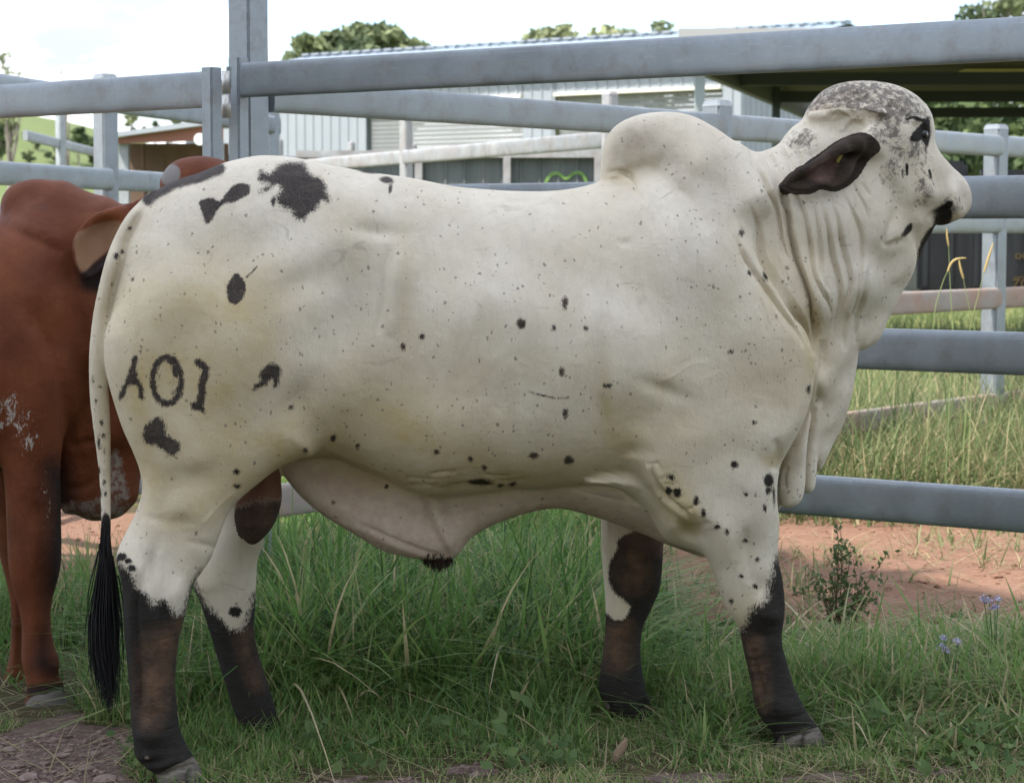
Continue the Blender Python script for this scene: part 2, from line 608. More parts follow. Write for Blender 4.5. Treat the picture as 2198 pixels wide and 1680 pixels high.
def build_ground():
    xs = np.concatenate([[-900, -400, -150, -60, -30, -15, -8], np.arange(-4.5, 5.01, .045), [8, 15, 30, 60, 150, 400, 900]])
    ys = np.concatenate([[-60, -25, -10, -4, 0, 2, 3], np.arange(3.6, 11.0, .045), np.arange(11, 20, .25), [21, 23, 26, 30, 36, 45, 60, 90, 150, 300, 700, 1500]])
    X, Y = np.meshgrid(xs, ys, indexing='ij')
    Z = gz(X, Y)
    V = np.stack([X, Y, Z], -1).reshape(-1, 3)
    nx, ny = X.shape
    i, j = np.meshgrid(np.arange(nx - 1), np.arange(ny - 1), indexing='ij')
    a = (i * ny + j).ravel()
    Fq = np.stack([a, a + ny, a + ny + 1, a + 1], 1)
    me = np_mesh('ground', V, Fq)
    set_attr(me, 'path', path_mask(V[:, 0], V[:, 1]))
    set_attr(me, 'red', red_mask(V[:, 0], V[:, 1]))
    set_attr(me, 'far', sstep(11, 16, V[:, 1]))
    M = Mat('ground_soil', rough=.95, spec=.1)
    n1, n2, n3 = M.noise(3.5, 6, .6), M.noise(22, 6, .65), M.noise(90, 4, .6)
    soil = M.mix(M.ramp(n2, [(.3, 0), (.7, 1)]), (.045, .036, .022), (.115, .085, .05))
    soil = M.mix(M.ramp(n1, [(.4, 0), (.65, 1)]), soil, (.085, .085, .035))
    path = M.mix(M.ramp(n2, [(.32, 0), (.7, 1)]), (.13, .088, .075), (.235, .175, .15))
    path = M.mix(M.ramp(n3, [(.35, 0), (.7, 1)]), M.mix(.45, path, (.06, .042, .036)), path)
    red = M.mix(M.ramp(n2, [(.3, 0), (.7, 1)]), (.165, .084, .055), (.255, .148, .10))
    red = M.mix(M.ramp(n1, [(.35, 0), (.7, 1)]), red, (.225, .135, .095))
    clod = M.ramp(M.noise(38, 4, .7), [(.30, 1), (.42, 0)])
    red = M.mix(M.math('MULTIPLY', clod, .55), red, (.12, .065, .045))
    far = M.mix(M.ramp(M.noise(.35, 5, .6), [(.3, 0), (.7, 1)]), (.10, .115, .035), (.19, .20, .075))
    c = M.mix(M.attr('far'), soil, far)
    c = M.mix(M.ramp(M.math('ADD', M.attr('red'), M.math('MULTIPLY', M.math('SUBTRACT', n2, .5), .5)), [(.4, 0), (.6, 1)]), c, red)
    c = M.mix(M.ramp(M.math('ADD', M.attr('path'), M.math('MULTIPLY', M.math('SUBTRACT', n2, .5), .6)), [(.4, 0), (.6, 1)]), c, path)
    M.color(c)
    b = M.bump(n2, .9, .02)
    M.bump(n3, .8, .008, b)
    o = link('ground', me, M.m)
    tag(o, kind='structure')

def hill_z(X, Y):
    crest = 16.0 * sstep(5, -55, X) + 2.5 * np.sin(X * .07 + 1) * sstep(5, -30, X)
    prof = sstep(150, 265, Y) - .3 * sstep(270, 330, Y)
    return -0.5 + crest * prof + 1.2 * (vnoise(X, Y, .05, 5) - .5) * prof

def build_hill():
    xs = np.linspace(-150, 40, 96)
    ys = np.linspace(150, 330, 60)
    X, Y = np.meshgrid(xs, ys, indexing='ij')
    Z = hill_z(X, Y)                 # crest drops towards the right
    V = np.stack([X, Y, Z], -1).reshape(-1, 3)
    nx, ny = X.shape
    i, j = np.meshgrid(np.arange(nx - 1), np.arange(ny - 1), indexing='ij')
    a = (i * ny + j).ravel()
    me = np_mesh('hill', V, np.stack([a, a + ny, a + ny + 1, a + 1], 1))
    M = Mat('hill_pasture', rough=.95, spec=.1)
    M.color(M.mix(M.ramp(M.noise(.06, 6, .6), [(.3, 0), (.7, 1)]), (.095, .125, .05), (.135, .165, .07)))
    tag(link('hill', me, M.m), kind='structure')
build_ground()
build_hill()
# ----------------------------------------------------------------------------------------------
# steel cattle yards, sheds, trailer
# ----------------------------------------------------------------------------------------------
def steel_material(name, tint=(.27, .30, .325), rough=.42, metal=.45, rust=0.0):
    M = Mat(name, rough=rough, metal=metal, spec=.5)
    n1 = M.noise(7, 5, .6); n2 = M.noise(60, 4, .6)
    st = M.noise(1, 4, .6, M.coord(scale=(3, 3, 26)))
    dark = tuple(c * .74 for c in tint); light = tuple(min(1, c * 1.16) for c in tint)
    c = M.mix(M.ramp(n1, [(.3, 0), (.72, 1)]), dark, light)
    c = M.mix(M.math('MULTIPLY', M.ramp(n2, [(.35, 0), (.65, 1)]), .3), c, tuple(c_ * .85 for c_ in tint))
    c = M.mix(M.math('MULTIPLY', M.ramp(st, [(.5, 0), (.75, 1)]), .3), c, (.33, .33, .32))
    if rust:
        c = M.mix(M.math('MULTIPLY', M.ramp(M.noise(4, 6, .7), [(.42, 0), (.6, 1)]), rust), c, (.33, .20, .14))
    sc = M.noise(1, 3, .7, M.coord(scale=(14, 14, 420)))
    c = M.mix(M.math('MULTIPLY', M.ramp(sc, [(.64, 0), (.70, 1)]), .4), c, tuple(min(1, q * 1.9) for q in tint))
    dirt = M.math('MULTIPLY', M.ramp(M.noise(11, 6, .7), [(.52, 0), (.68, 1)]), .42)
    c = M.mix(dirt, c, (.17, .14, .115))
    M.color(c)
    M.rough(M.ramp(n1, [(.3, rough - .08), (.7, rough + .14)]))
    M.bump(n2, .06, .002)
    return M.m
STEEL = steel_material('galvanised_steel')
STEEL_OLD = steel_material('weathered_galvanised_steel', (.40, .41, .42), .5, .35, .25)
STEEL_MUD = steel_material('mud_stained_steel', (.30, .255, .22), .6, .15, .75)
STEEL_DULL = steel_material('dull_painted_steel', (.36, .39, .41), .6, .1)

def oval_rail(p0, p1, parent, name='rail', h=.115, w=.042, mat=None, sag=0.0, n=2):
    """rounded flat-oval yard rail between two points, its tall side upright"""
    p0, p1 = Vector(p0), Vector(p1)
    d = (p1 - p0).normalized()
    side = Vector((d.y, -d.x, 0)).normalized()
    up = side.cross(d) * -1
    if up.z < 0: up = -up
    K = 20
    prof = []
    for k in range(K):
        a = 2 * math.pi * (k + .5) / K
        ca, sa = math.cos(a), math.sin(a)
        e = 0.36
        prof.append((math.copysign(abs(ca) ** e, ca) * w / 2, math.copysign(abs(sa) ** .62, sa) * h / 2))
    V, Fq = [], []
    base = p0
    for i in range(n + 1):
        c = p0.lerp(p1, i / n) - base
        for a, b in prof:
            V.append(c + side * a + up * b)
    for i in range(n):
        for k in range(K):
            k2 = (k + 1) % K
            Fq.append((i * K + k, i * K + k2, (i + 1) * K + k2, (i + 1) * K + k))
    me = bpy.data.meshes.new(name)
    me.from_pydata([tuple(v) for v in V], [], Fq + [tuple(range(K)), tuple(range(n * K, n * K + K))[::-1]])
    for p in me.polygons: p.use_smooth = len(p.vertices) == 4
    me.update()
    o = link(name, me, mat or STEEL, parent)
    o.location = base - (parent.location if parent else Vector((0, 0, 0)))
    return o

def sq_post(x, y, z0, z1, size, rot, parent, name='post', mat=None, bev=.008, cap=True):
    import bmesh
    bm = bmesh.new()
    bmesh.ops.create_cube(bm, size=1)
    bmesh.ops.scale(bm, vec=(size, size, z1 - z0), verts=bm.verts)
    vert_edges = [e for e in bm.edges if abs(e.verts[0].co.z - e.verts[1].co.z) > .5 * (z1 - z0)]
    bmesh.ops.bevel(bm, geom=vert_edges, offset=bev, segments=3, affect='EDGES')
    me = bpy.data.meshes.new(name); bm.to_mesh(me); bm.free()
    for p in me.polygons: p.use_smooth = False
    o = link(name, me, mat or STEEL, parent)
    pl = parent.location if parent else Vector((0, 0, 0))
    o.location = Vector((x, y, (z0 + z1) / 2)) - pl
    o.rotation_euler = (0, 0, rot)
    if cap:
        bm = bmesh.new()
        bmesh.ops.create_cube(bm, size=1)
        bmesh.ops.scale(bm, vec=(size * 1.06, size * 1.06, size * .32), verts=bm.verts)
        for v in bm.verts:
            if v.co.z > 0: v.co.x *= .8; v.co.y *= .8
        bmesh.ops.bevel(bm, geom=bm.edges[:], offset=.005, segments=2, affect='EDGES')
        me = bpy.data.meshes.new('cap'); bm.to_mesh(me); bm.free()
        c = link('cap', me, mat or STEEL, o)
        c.location = (0, 0, (z1 - z0) / 2 + size * .12)
    return o

def box_mesh(name, sx, sy, sz, mat, parent=None, loc=(0, 0, 0), rot=(0, 0, 0), bev=0.0):
    import bmesh
    bm = bmesh.new(); bmesh.ops.create_cube(bm, size=1)
    bmesh.ops.scale(bm, vec=(sx, sy, sz), verts=bm.verts)
    if bev: bmesh.ops.bevel(bm, geom=bm.edges[:], offset=bev, segments=2, affect='EDGES')
    me = bpy.data.meshes.new(name); bm.to_mesh(me); bm.free()
    o = link(name, me, mat, parent); o.location = loc; o.rotation_euler = rot
    return o

def cyl_mesh(name, r, ln, mat, parent=None, loc=(0, 0, 0), rot=(0, 0, 0), seg=20, smooth=True, r2=None):
    import bmesh
    bm = bmesh.new()
    bmesh.ops.create_cone(bm, cap_ends=True, segments=seg, radius1=r, radius2=r if r2 is None else r2, depth=ln)
    me = bpy.data.meshes.new(name); bm.to_mesh(me); bm.free()
    for p in me.polygons: p.use_smooth = smooth and len(p.vertices) == 4
    o = link(name, me, mat, parent); o.location = loc; o.rotation_euler = rot
    return o

def tube(name, pts, r, mat, parent=None, seg=10):
    P = [Vector(p) for p in pts]
    base = P[0].copy()
    V, Fq = [], []
    for i, p in enumerate(P):
        d = (P[min(i + 1, len(P) - 1)] - P[max(i - 1, 0)]).normalized()
        a = d.cross(Vector((.21, .3, 1))).normalized(); b = d.cross(a)
        for k in range(seg):
            q = 2 * math.pi * k / seg
            V.append(p - base + r * (math.cos(q) * a + math.sin(q) * b))
    for i in range(len(P) - 1):
        for k in range(seg):
            Fq.append((i * seg + k, i * seg + (k + 1) % seg, (i + 1) * seg + (k + 1) % seg, (i + 1) * seg + k))
    o = link(name, np_mesh(name, np.array([tuple(v) for v in V]), np.array(Fq)), mat, parent)
    o.location = base - (parent.location if parent else Vector((0, 0, 0)))
    return o

D45 = math.radians(45)
ZR = (.53, .95, 1.365, 1.78)

def lerp_depth(x, xa, da, xb, db):
    """depth of a straight fence at drawing column x: 1/d is linear in x"""
    k = (x - xa) / (xb - xa)
    return 1.0 / ((1 - k) / da + k / db)

def col(x, d):
    return (x - PW / 2) / FPX * d

def build_yard():
    # front panel behind the bull
    dA, dB = 7.50, 5.88
    A = Vector((col(516, dA), dA, 0)); Bq = Vector((col(2198, dB), dB, 0))
    far = A + (Bq - A) * 1.42
    f = empty('fence_panel', (A.x, A.y, 0))
    tag(f, 'grey steel rail fence panel directly behind the white bull', 'fence')
    sq_post(A.x, A.y, -.02, ZR[3] + .075, .052, math.radians(-38), f, 'end_stile', bev=.006, cap=False)
    d = (far - A).normalized()
    for z in ZR:
        oval_rail(A + d * .02 + Vector((0, 0, z)), far + Vector((0, 0, z)), f)
    sq_post(far.x, far.y + .02, -.02, 2.0, .1, D45, f)
    # tall corner post with the gate hinge
    dP = 7.64
    p = empty('corner_post', (col(538, dP), dP, 0))
    tag(p, 'tall square galvanised post rising above the rump of the white bull', 'post')
    sq_post(p.location.x, p.location.y, -.02, 2.95, .102, math.radians(52), p, 'shaft')
    hx, hy = col(490, 7.44), 7.44
    for k, (zz, hh) in enumerate(((1.770, .075), (1.690, .075))):
        cyl_mesh('hinge_barrel', .0145, hh, steel_material('bright_zinc', (.55, .54, .50), .35, .6) if k == 0 else bpy.data.materials['bright_zinc'], p,
                 (hx - p.location.x, hy - p.location.y, zz), seg=18)
    box_mesh('hinge_lug', .07, .012, .07, STEEL, p, (hx - p.location.x + .03, hy - p.location.y + .05, 1.79))
    # swinging gate on the left
    dG0, dG1 = 7.10, 7.85
    g0 = Vector((col(457, dG0), dG0 + .02, 0)); g1 = Vector((col(-20, dG1), dG1, 0))
    gx = g0 + (g1 - g0) * 1.9
    g = empty('swing_gate', (g0.x, g0.y, 0))
    tag(g, 'steel rail gate hung on the tall post behind the brown bull', 'gate')
    sq_post(g0.x, g0.y, .15, 1.795, .05, math.radians(52), g, 'gate_stile', bev=.006, cap=False)
    sq_post(gx.x, gx.y, .15, 1.795, .05, D45, g, 'gate_stile', bev=.006, cap=False)
    for z in (.46, .88, 1.31, 1.727):
        oval_rail(g0 + Vector((0, 0, z)) + (g1 - g0).normalized() * .02, gx + Vector((0, 0, z)), g)
    # fence behind the gate (left)
    def fence(name, label, xa, da, xb, db, zs, posts, mat=STEEL, ps=.1, ztop=None, h=.115, grow=0.0, off=.045, prot=D45, h_w=.042, muddy=False):
        a = Vector((col(xa, da), da, 0)); b = Vector((col(xb, db), db, 0))
        e = empty(name, (a.x, a.y, 0))
        tag(e, label, 'fence')
        dd = (b - a).normalized(); nn = Vector((-dd.y, dd.x, 0))
        if nn.y < 0: nn = -nn
        for z in zs:
            oval_rail(a + Vector((0, 0, z)), b + Vector((0, 0, z + grow)), e, h=h, mat=STEEL_MUD if (muddy and z < 1.2) else mat, w=h_w)
        for x in posts:
            dp = lerp_depth(x, xa, da, xb, db)
            q = Vector((col(x, dp), dp, 0)) + nn * off
            sq_post(q.x, q.y, -.02, ztop or zs[-1] + .14, ps, prot, e, mat=mat)
        return e
    fence('yard_fence', 'two-tone grey steel fence with capped post behind the swing gate', -700, 8.06, 600, 14.6, (.72, 1.14, 1.555, 1.97), (-330, 243, 590), ztop=2.09, off=.03)
    fence('yard_fence', 'long steel fence running away to the right behind the hump', 584, 7.66, 2900, 16.86, (.34, .915, 1.325, 1.74), (1549, 2143, 2640), ztop=1.83, off=.03, muddy=True)
    # pale sunlit race fence in the middle distance
    fence('race_fence', 'pale sunlit steel rail fence seen above the back of the bull', 560, 22.3, 1330, 14.9, (.9, 1.42, 1.90), (868, 1302), STEEL_OLD, ps=.085, ztop=2.2, off=.02)
    fence('pen_fence', 'low grey pen fence in front of the roller door shed', 470, 24.5, 1100, 27.5, (1.30, 1.70, 2.08), (606, 760, 892, 985), STEEL_OLD, ps=.07, ztop=2.3, h=.12, off=.03)
    fence('pen_fence', 'thin far fence with one pale post against the green hill', 60, 19.0, 262, 25.0, (1.5, 2.1), (131,), STEEL_DULL, ps=.075, ztop=2.38, h=.09, off=.02)
    # single pale post beyond the right-hand post
    dp = 14.2
    e = empty('slim_post', (col(2130, dp), dp, 0))
    tag(e, 'slim pale post standing just behind the capped fence post on the right', 'post')
    sq_post(e.location.x, e.location.y, -.02, 1.66, .052, D45, e, 'shaft', STEEL_OLD, cap=False)
    # bent pipe of a slide gate
    dp = 10.6
    tube_o = tube('bent_pipe', [at(1150, 247, dp), at(1180, 240, dp), at(1225, 237, dp), at(1262, 238, dp), at(1278, 243, dp), at(1286, 254, dp), at(1290, 275, dp)], .016, STEEL_OLD)
    tag(tube_o, 'bent grey pipe handle above the rear rail left of the hump', 'pipe')

def corrugated(name, p0, p1, z0, z1, mat, parent, pitch=.076, amp=.008, thick=0.0, ztop1=None, rib=False):
    """upright corrugated sheet from p0 to p1; z1 may differ at the far end"""
    p0, p1 = Vector(p0), Vector(p1)
    d = p1 - p0; ln = d.length; d.normalize()
    nn = Vector((d.y, -d.x, 0))
    if rib:
        us = []
        k = 0.0
        while k < ln:
            us += [(k, 0), (k + pitch * .80, 0), (k + pitch * .85, amp), (k + pitch * .95, amp)]
            k += pitch
        us = [(min(u, ln), a) for u, a in us] + [(ln, 0)]
    else:
        m = max(8, int(ln / pitch * 6))
        us = [(ln * i / m, amp * math.sin(2 * math.pi * ln * i / m / pitch)) for i in range(m + 1)]
    zt1 = z1 if ztop1 is None else ztop1
    V = []
    for u, a in us:
        q = p0 + d * u + nn * a
        V.append((q.x, q.y, z0)); V.append((q.x, q.y, z1 + (zt1 - z1) * u / ln))
    n = len(us)
    Fq = [(2 * i, 2 * i + 2, 2 * i + 3, 2 * i + 1) for i in range(n - 1)]
    o = link(name, np_mesh(name, np.array(V), np.array(Fq), smooth=not rib), mat, parent)
    o.location = -Vector(parent.location) if parent else Vector((0, 0, 0))
    return o

def quad_obj(name, pts, mat, parent, thick=.03, nrm=(0, 0, 1)):
    P = [Vector(p) for p in pts]; nn = Vector(nrm) * thick
    V = [tuple(p) for p in P] + [tuple(p - nn) for p in P]
    n = len(P)
    F = [tuple(range(n)), tuple(range(2 * n - 1, n - 1, -1))] + [(i, i + n, (i + 1) % n + n, (i + 1) % n) for i in range(n)]
    me = bpy.data.meshes.new(name); me.from_pydata(V, [], F); me.update()
    o = link(name, me, mat, parent)
    if parent: o.location = -Vector(parent.location)
    return o

def build_sheds():
    wm = Mat('white_sheet', rough=.5, spec=.35); wm.color(wm.mix(wm.ramp(wm.noise(.8, 5, .6), [(.3, 0), (.7, 1)]), (.26, .285, .31), (.30, .325, .35)))
    rm = Mat('blue_grey_roof', rough=.5, spec=.4); rm.color(wm_c(rm, (.19, .235, .30), (.215, .265, .335)))
    dm = Mat('roller_door', rough=.5, spec=.35); dm.color(wm_c(dm, (.25, .258, .265), (.30, .305, .31)))
    tm = Mat('cream_trim', rough=.5); tm.color((.72, .69, .58))
    dR, dL = 33.8, 40.4
    C1 = Vector((col(1584, dR), dR, 0)); C0 = Vector((col(446, dL), dL, 0))
    s = empty('machinery_shed', (C1.x, C1.y, 0))
    tag(s, 'long white shed with two roller doors and pale blue roof', 'shed')
    d = (C1 - C0); L = d.length; d.normalize(); back = Vector((-d.y, d.x, 0))
    if back.y < 0: back = -back
    W, ze, zr = 6.0, 4.0, 4.64
    # front wall, in pieces round the doors
    dz = 3.48
    def xs(px):                      # distance along the front at a drawing column
        r = (px - PW / 2) / FPX
        k = (C0.x - r * C0.y) / (r * d.y - d.x)
        return k
    doors = [(xs(790), xs(1122)), (xs(1192), xs(1547))]
    cuts = [0] + [v for a in doors for v in a] + [L]
    for i in range(0, len(cuts), 2):
        if cuts[i + 1] - cuts[i] > .05:
            corrugated('wall_sheet', C0 + d * cuts[i], C0 + d * cuts[i + 1], -.1, ze, wm.m, s, pitch=.2, amp=.02, rib=True)
    for a, b in doors:
        corrugated('wall_sheet', C0 + d * a, C0 + d * b, dz, ze, wm.m, s, pitch=.2, amp=.02, rib=True)
        box_mesh('door_trim', b - a, .06, .05, tm.m, s, C0 + d * (a + b) / 2 - back * .04 + Vector((0, 0, dz)) - s.location, (0, 0, math.atan2(d.y, d.x)))
        do = empty('roller_door'); do.parent = s
        for k in range(44):           # curved slats of the curtain
            box_mesh('slat', b - a - .02, .02, .068, dm.m, do, C0 + d * (a + b) / 2 + back * .10 + Vector((0, 0, dz - .05 - k * .075)) - s.location, (math.radians(9), 0, math.atan2(d.y, d.x)), bev=.006)
    corrugated('side_wall', C1, C1 + back * W / 2, -.1, ze, wm.m, s, pitch=.17, amp=.016, ztop1=zr - .02, rib=False)
    corrugated('side_wall', C1 + back * W / 2, C1 + back * W, -.1, zr - .02, wm.m, s, pitch=.17, amp=.016, ztop1=ze, rib=False)
    box_mesh('corner_trim', .12, .12, ze + .1, wm.m, s, C1 + Vector((0, 0, ze / 2)) - s.location, (0, 0, math.atan2(d.y, d.x)))
    # roof: corrugated front slope
    e0, e1 = C0 - d * .3 - back * .25, C1 + d * .3 - back * .25
    r0, r1 = C0 - d * .3 + back * W / 2, C1 + d * .3 + back * W / 2
    m = int((e1 - e0).length / .19) * 4
    V = []
    for i in range(m + 1):
        a = .007 * math.sin(2 * math.pi * i / 4)
        p, q = e0.lerp(e1, i / m), r0.lerp(r1, i / m)
        V.append((p.x, p.y, ze + a)); V.append((q.x, q.y, zr + a))
    F = [(2 * i, 2 * i + 2, 2 * i + 3, 2 * i + 1) for i in range(m)]
    ro = link('roof', np_mesh('roof', np.array(V), np.array(F)), rm.m, s); ro.location = -s.location
    b0, b1 = r0 + back * W / 2, r1 + back * W / 2
    quad_obj('roof', [(r0.x, r0.y, zr), (r1.x, r1.y, zr), (b1.x, b1.y, ze), (b0.x, b0.y, ze)], rm.m, s)
    quad_obj('gable', [(C0.x, C0.y, 0), (C0.x, C0.y, ze), ((C0 + back * W / 2).x, (C0 + back * W / 2).y, zr - .03), ((C0 + back * W).x, (C0 + back * W).y, ze), ((C0 + back * W).x, (C0 + back * W).y, 0)], wm.m, s, .02, (1, 0, 0))
    # ridge capping with bright turned-up ends
    for i in range(0, 46):
        p = r0.lerp(r1, (i + .5) / 46)
        box_mesh('ridge_cap', L / 46 * .7, .22, .035, wm.m, s, p + Vector((0, 0, zr + .035)) - s.location, (0, 0, math.atan2(d.y, d.x)))

    # small white shed further left
    w = empty('small_shed', (col(440, 45), 45, 0))
    tag(w, 'small white corrugated shed seen between gate stile and brown shelter', 'shed')
    corrugated('wall_sheet', (col(402, 45), 45, 0), (col(560, 45), 45.6, 0), -.1, 3.35, wm.m, w, pitch=.25, amp=.02, rib=True)
    corrugated('wall_sheet', (col(402, 45), 45, 0), (col(402, 45) - .2, 48, 0), -.1, 3.35, wm.m, w, pitch=.25, amp=.02, rib=True)
    quad_obj('roof', [(col(398, 45), 44.8, 3.36), (col(565, 45), 45.4, 3.36), (col(565, 45), 49, 3.8), (col(398, 45), 48.4, 3.8)], rm.m, w)

    # brown shelter on the left
    bm_ = Mat('rust_brown_sheet', rough=.75); bm_.color(bm_.mix(bm_.ramp(bm_.noise(2.5, 5, .65), [(.3, 0), (.7, 1)]), (.13, .082, .058), (.20, .13, .09)))
    fm = Mat('red_brown_fascia', rough=.6); fm.color((.27, .12, .08))
    pm = Mat('white_pipe', rough=.35); pm.color((.78, .78, .76))
    sd = 21.5
    b = empty('brown_shelter', (col(360, sd), sd, 0))
    tag(b, 'low brown tin shelter with white roof edge behind the brown bull', 'shelter')
    x0, x1 = col(262, sd), col(505, sd)
    quad_obj('roof', [(x0, sd - .5, 2.21), (x1, sd - .9, 2.33), (x1, sd + 3, 2.50), (x0, sd + 3.4, 2.42)], wm.m, b, .045)
    quad_obj('fascia', [(x0, sd - .42, 2.16), (x1, sd - .80, 2.28), (x1, sd - .80, 2.13), (x0, sd - .42, 2.11)], fm.m, b, .03, (0, -1, 0))
    corrugated('wall_sheet', (x0 + .05, sd, 0), (x1 - .05, sd, 0), -.1, 2.13, bm_.m, b, pitch=.19, amp=.012, rib=True)
    for xx in (x0 + .1, x1 - .1):
        box_mesh('post', .09, .09, 2.2, STEEL_DULL, b, Vector((xx, sd - .35, 1.05)) - b.location)
    pp = at(432, 300, sd - 1.0)
    cyl_mesh('drain_pipe', .045, 1.4, pm.m, b, pp - b.location + Vector((0, .6, 0)), (math.radians(90), 0, 0))
    cyl_mesh('pipe_socket', .055, .09, pm.m, b, pp - b.location + Vector((0, -.06, 0)), (math.radians(90), 0, 0))

    # grey tin screen with a painted green mark
    gm = Mat('grey_tin', rough=.6, spec=.3); gm.color(gm.mix(gm.ramp(gm.noise(1, 4, .6, gm.coord(scale=(6, 6, .7))), [(.3, 0), (.7, 1)]), (.085, .10, .10), (.17, .185, .185)))
    sd = 22.5
    g = empty('tin_screen', (col(1000, sd), sd, 0))
    tag(g, 'dark grey corrugated tin screen with green paint, above the back of the bull', 'screen')
    z1 = at(1100, 338, sd).z
    corrugated('sheet', (col(640, sd), sd, 0), (col(1330, sd), sd, 0), 0, z1, gm.m, g, pitch=.19, amp=.014, rib=True)
    for xx, zz in ((900, 0), (1088, 0), (1282, 0)):
        box_mesh('post', .075, .075, z1, STEEL_OLD, g, Vector((col(xx, sd), sd - .07, z1 / 2)) - g.location)
    box_mesh('top_rail', col(1330, sd) - col(640, sd), .09, .07, STEEL_OLD, g, Vector(((col(1330, sd) + col(640, sd)) / 2, sd - .05, z1 + .03)) - g.location)
    grn = Mat('green_paint', rough=.6); grn.color(grn.mix(grn.ramp(grn.noise(8), [(.35, 0), (.6, 1)]), (.12, .22, .06), (.17, .29, .09)))
    mark = smooth_poly([(1168, 402), (1174, 386), (1184, 374), (1196, 372), (1206, 378), (1214, 383), (1222, 379), (1232, 372), (1244, 371), (1254, 380), (1262, 402)], False, 4)
    V = []; F = []
    for i, (x, y) in enumerate(mark):
        a = mark[min(i + 1, len(mark) - 1)] - mark[max(i - 1, 0)]
        a = a / np.linalg.norm(a); n_ = np.array([-a[1], a[0]])
        for sgn in (-3.6, 3.6):
            V.append(tuple(at(x + n_[0] * sgn, y + n_[1] * sgn, sd - .024)))
        if i: F.append((2 * i - 2, 2 * i, 2 * i + 1, 2 * i - 1))
    mo = link('paint_mark', np_mesh('paint_mark', np.array(V), np.array(F)), grn.m, g); mo.location = -g.location

    # open shed (carport) on the right
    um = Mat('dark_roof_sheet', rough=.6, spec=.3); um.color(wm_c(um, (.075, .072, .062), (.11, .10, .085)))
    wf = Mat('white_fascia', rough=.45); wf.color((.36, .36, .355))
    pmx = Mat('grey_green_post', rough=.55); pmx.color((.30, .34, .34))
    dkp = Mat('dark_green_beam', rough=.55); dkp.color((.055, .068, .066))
    yl = Mat('yellow_skylight_sheet', rough=.6); yl.color((.42, .34, .12))
    zc = 2.95
    fl = Vector((col(1457, 19.8), 19.8, zc)); bl = Vector((col(1722, 28.7), 28.7, zc))
    fr = fl + Vector((10.5, -.35, 0)); br = bl + Vector((10.5, -.35, 0))
    c = empty('open_shed', (fl.x, fl.y, 0))
    tag(c, 'open-sided shed with dark ribbed roof underside above the head of the bull', 'shed')
    V, F = [], []
    m = 36 * 4
    for i in range(m + 1):
        a = .03 * (1 if (i % 4) in (1, 2) else 0)
        p, q = fl.lerp(bl, i / m), fr.lerp(br, i / m)
        V += [(p.x, p.y, p.z + a), (q.x, q.y, q.z + a)]
        if i: F.append((2 * i - 2, 2 * i, 2 * i + 1, 2 * i - 1))
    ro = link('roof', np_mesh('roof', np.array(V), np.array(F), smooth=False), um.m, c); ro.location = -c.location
    quad_obj('roof_top', [fl + Vector((0, 0, .08)), fr + Vector((0, 0, .08)), br + Vector((0, 0, .08)), bl + Vector((0, 0, .08))], wf.m, c, .03)
    for k, kk in ((.0, 0), (.33, 1), (.66, 1), (1.0, 2)):
        p, q = fl.lerp(bl, k), fr.lerp(br, k)
        if kk == 0: continue
        ln = (q - p).length
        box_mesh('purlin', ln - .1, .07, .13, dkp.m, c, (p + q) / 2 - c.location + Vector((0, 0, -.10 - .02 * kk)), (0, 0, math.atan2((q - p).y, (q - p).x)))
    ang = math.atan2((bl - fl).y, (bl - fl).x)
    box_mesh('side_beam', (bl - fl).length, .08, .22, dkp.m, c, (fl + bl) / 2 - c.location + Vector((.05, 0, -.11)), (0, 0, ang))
    quad_obj('fascia', [fl + Vector((-.02, -.05, .12)), fr + Vector((0, -.05, .12)), fr + Vector((0, -.05, -.06)), fl + Vector((-.02, -.05, -.06))], wf.m, c, .03, (0, -1, 0))
    for px, dp, mt in ((1499, 20.0, pmx), (1662, 25.2, dkp)):
        box_mesh('post', .088, .088, zc, mt.m, c, Vector((col(px, dp), dp, zc / 2)) - c.location)
    box_mesh('post', .088, .088, zc, pmx.m, c, fr - c.location + Vector((-.2, .2, -zc / 2)))
    box_mesh('post', .088, .088, zc, pmx.m, c, br - c.location + Vector((-.2, -.2, -zc / 2)))
    for k, xa in ((.36, 2056), (.78, 2140)):
        p = fl.lerp(bl, k)
        sx = col(xa, p.y)
        box_mesh('skylight', 3.0, .42, .006, yl.m, c, Vector((sx + 1.5, p.y - .05, zc - .012)) - c.location)

    # black trailer in the shade of the open shed
    bk = Mat('black_paint', rough=.35, spec=.5); bk.color(bk.mix(bk.ramp(bk.noise(1, 4, .6, bk.coord(scale=(9, 9, .8))), [(.45, 0), (.75, 1)]), (.010, .011, .013), (.028, .031, .036)))
    rb = Mat('tyre_rubber', rough=.85); rb.color((.012, .012, .012))
    gd = Mat('gold_lettering', rough=.5); gd.color((.09, .062, .026))
    am = Mat('amber_lens', rough=.25); am.color((.55, .38, .06))
    sd = 17.5
    t = empty('black_trailer', (col(2060, sd), sd, 0))
    tag(t, 'black box trailer with gold lettering parked beyond the fence below the muzzle', 'trailer')
    x0, x1 = col(1968, sd), col(2640, sd)
    zt, zb = at(2000, 400, sd).z, at(2000, 628, sd).z
    body = box_mesh('body', x1 - x0, 1.9, zt - zb, bk.m, t, Vector(((x0 + x1) / 2, sd + .95, (zt + zb) / 2)) - t.location, bev=.03)
    for k in range(9):
        box_mesh('rib', .035, .02, zt - zb - .1, bk.m, t, Vector((x0 + .06 + k * .2, sd - .008, (zt + zb) / 2)) - t.location)
    box_mesh('roof_rack', x1 - x0 - .5, .05, .07, bk.m, t, Vector(((x0 + x1) / 2 + .3, sd + .3, zt + .10)) - t.location)
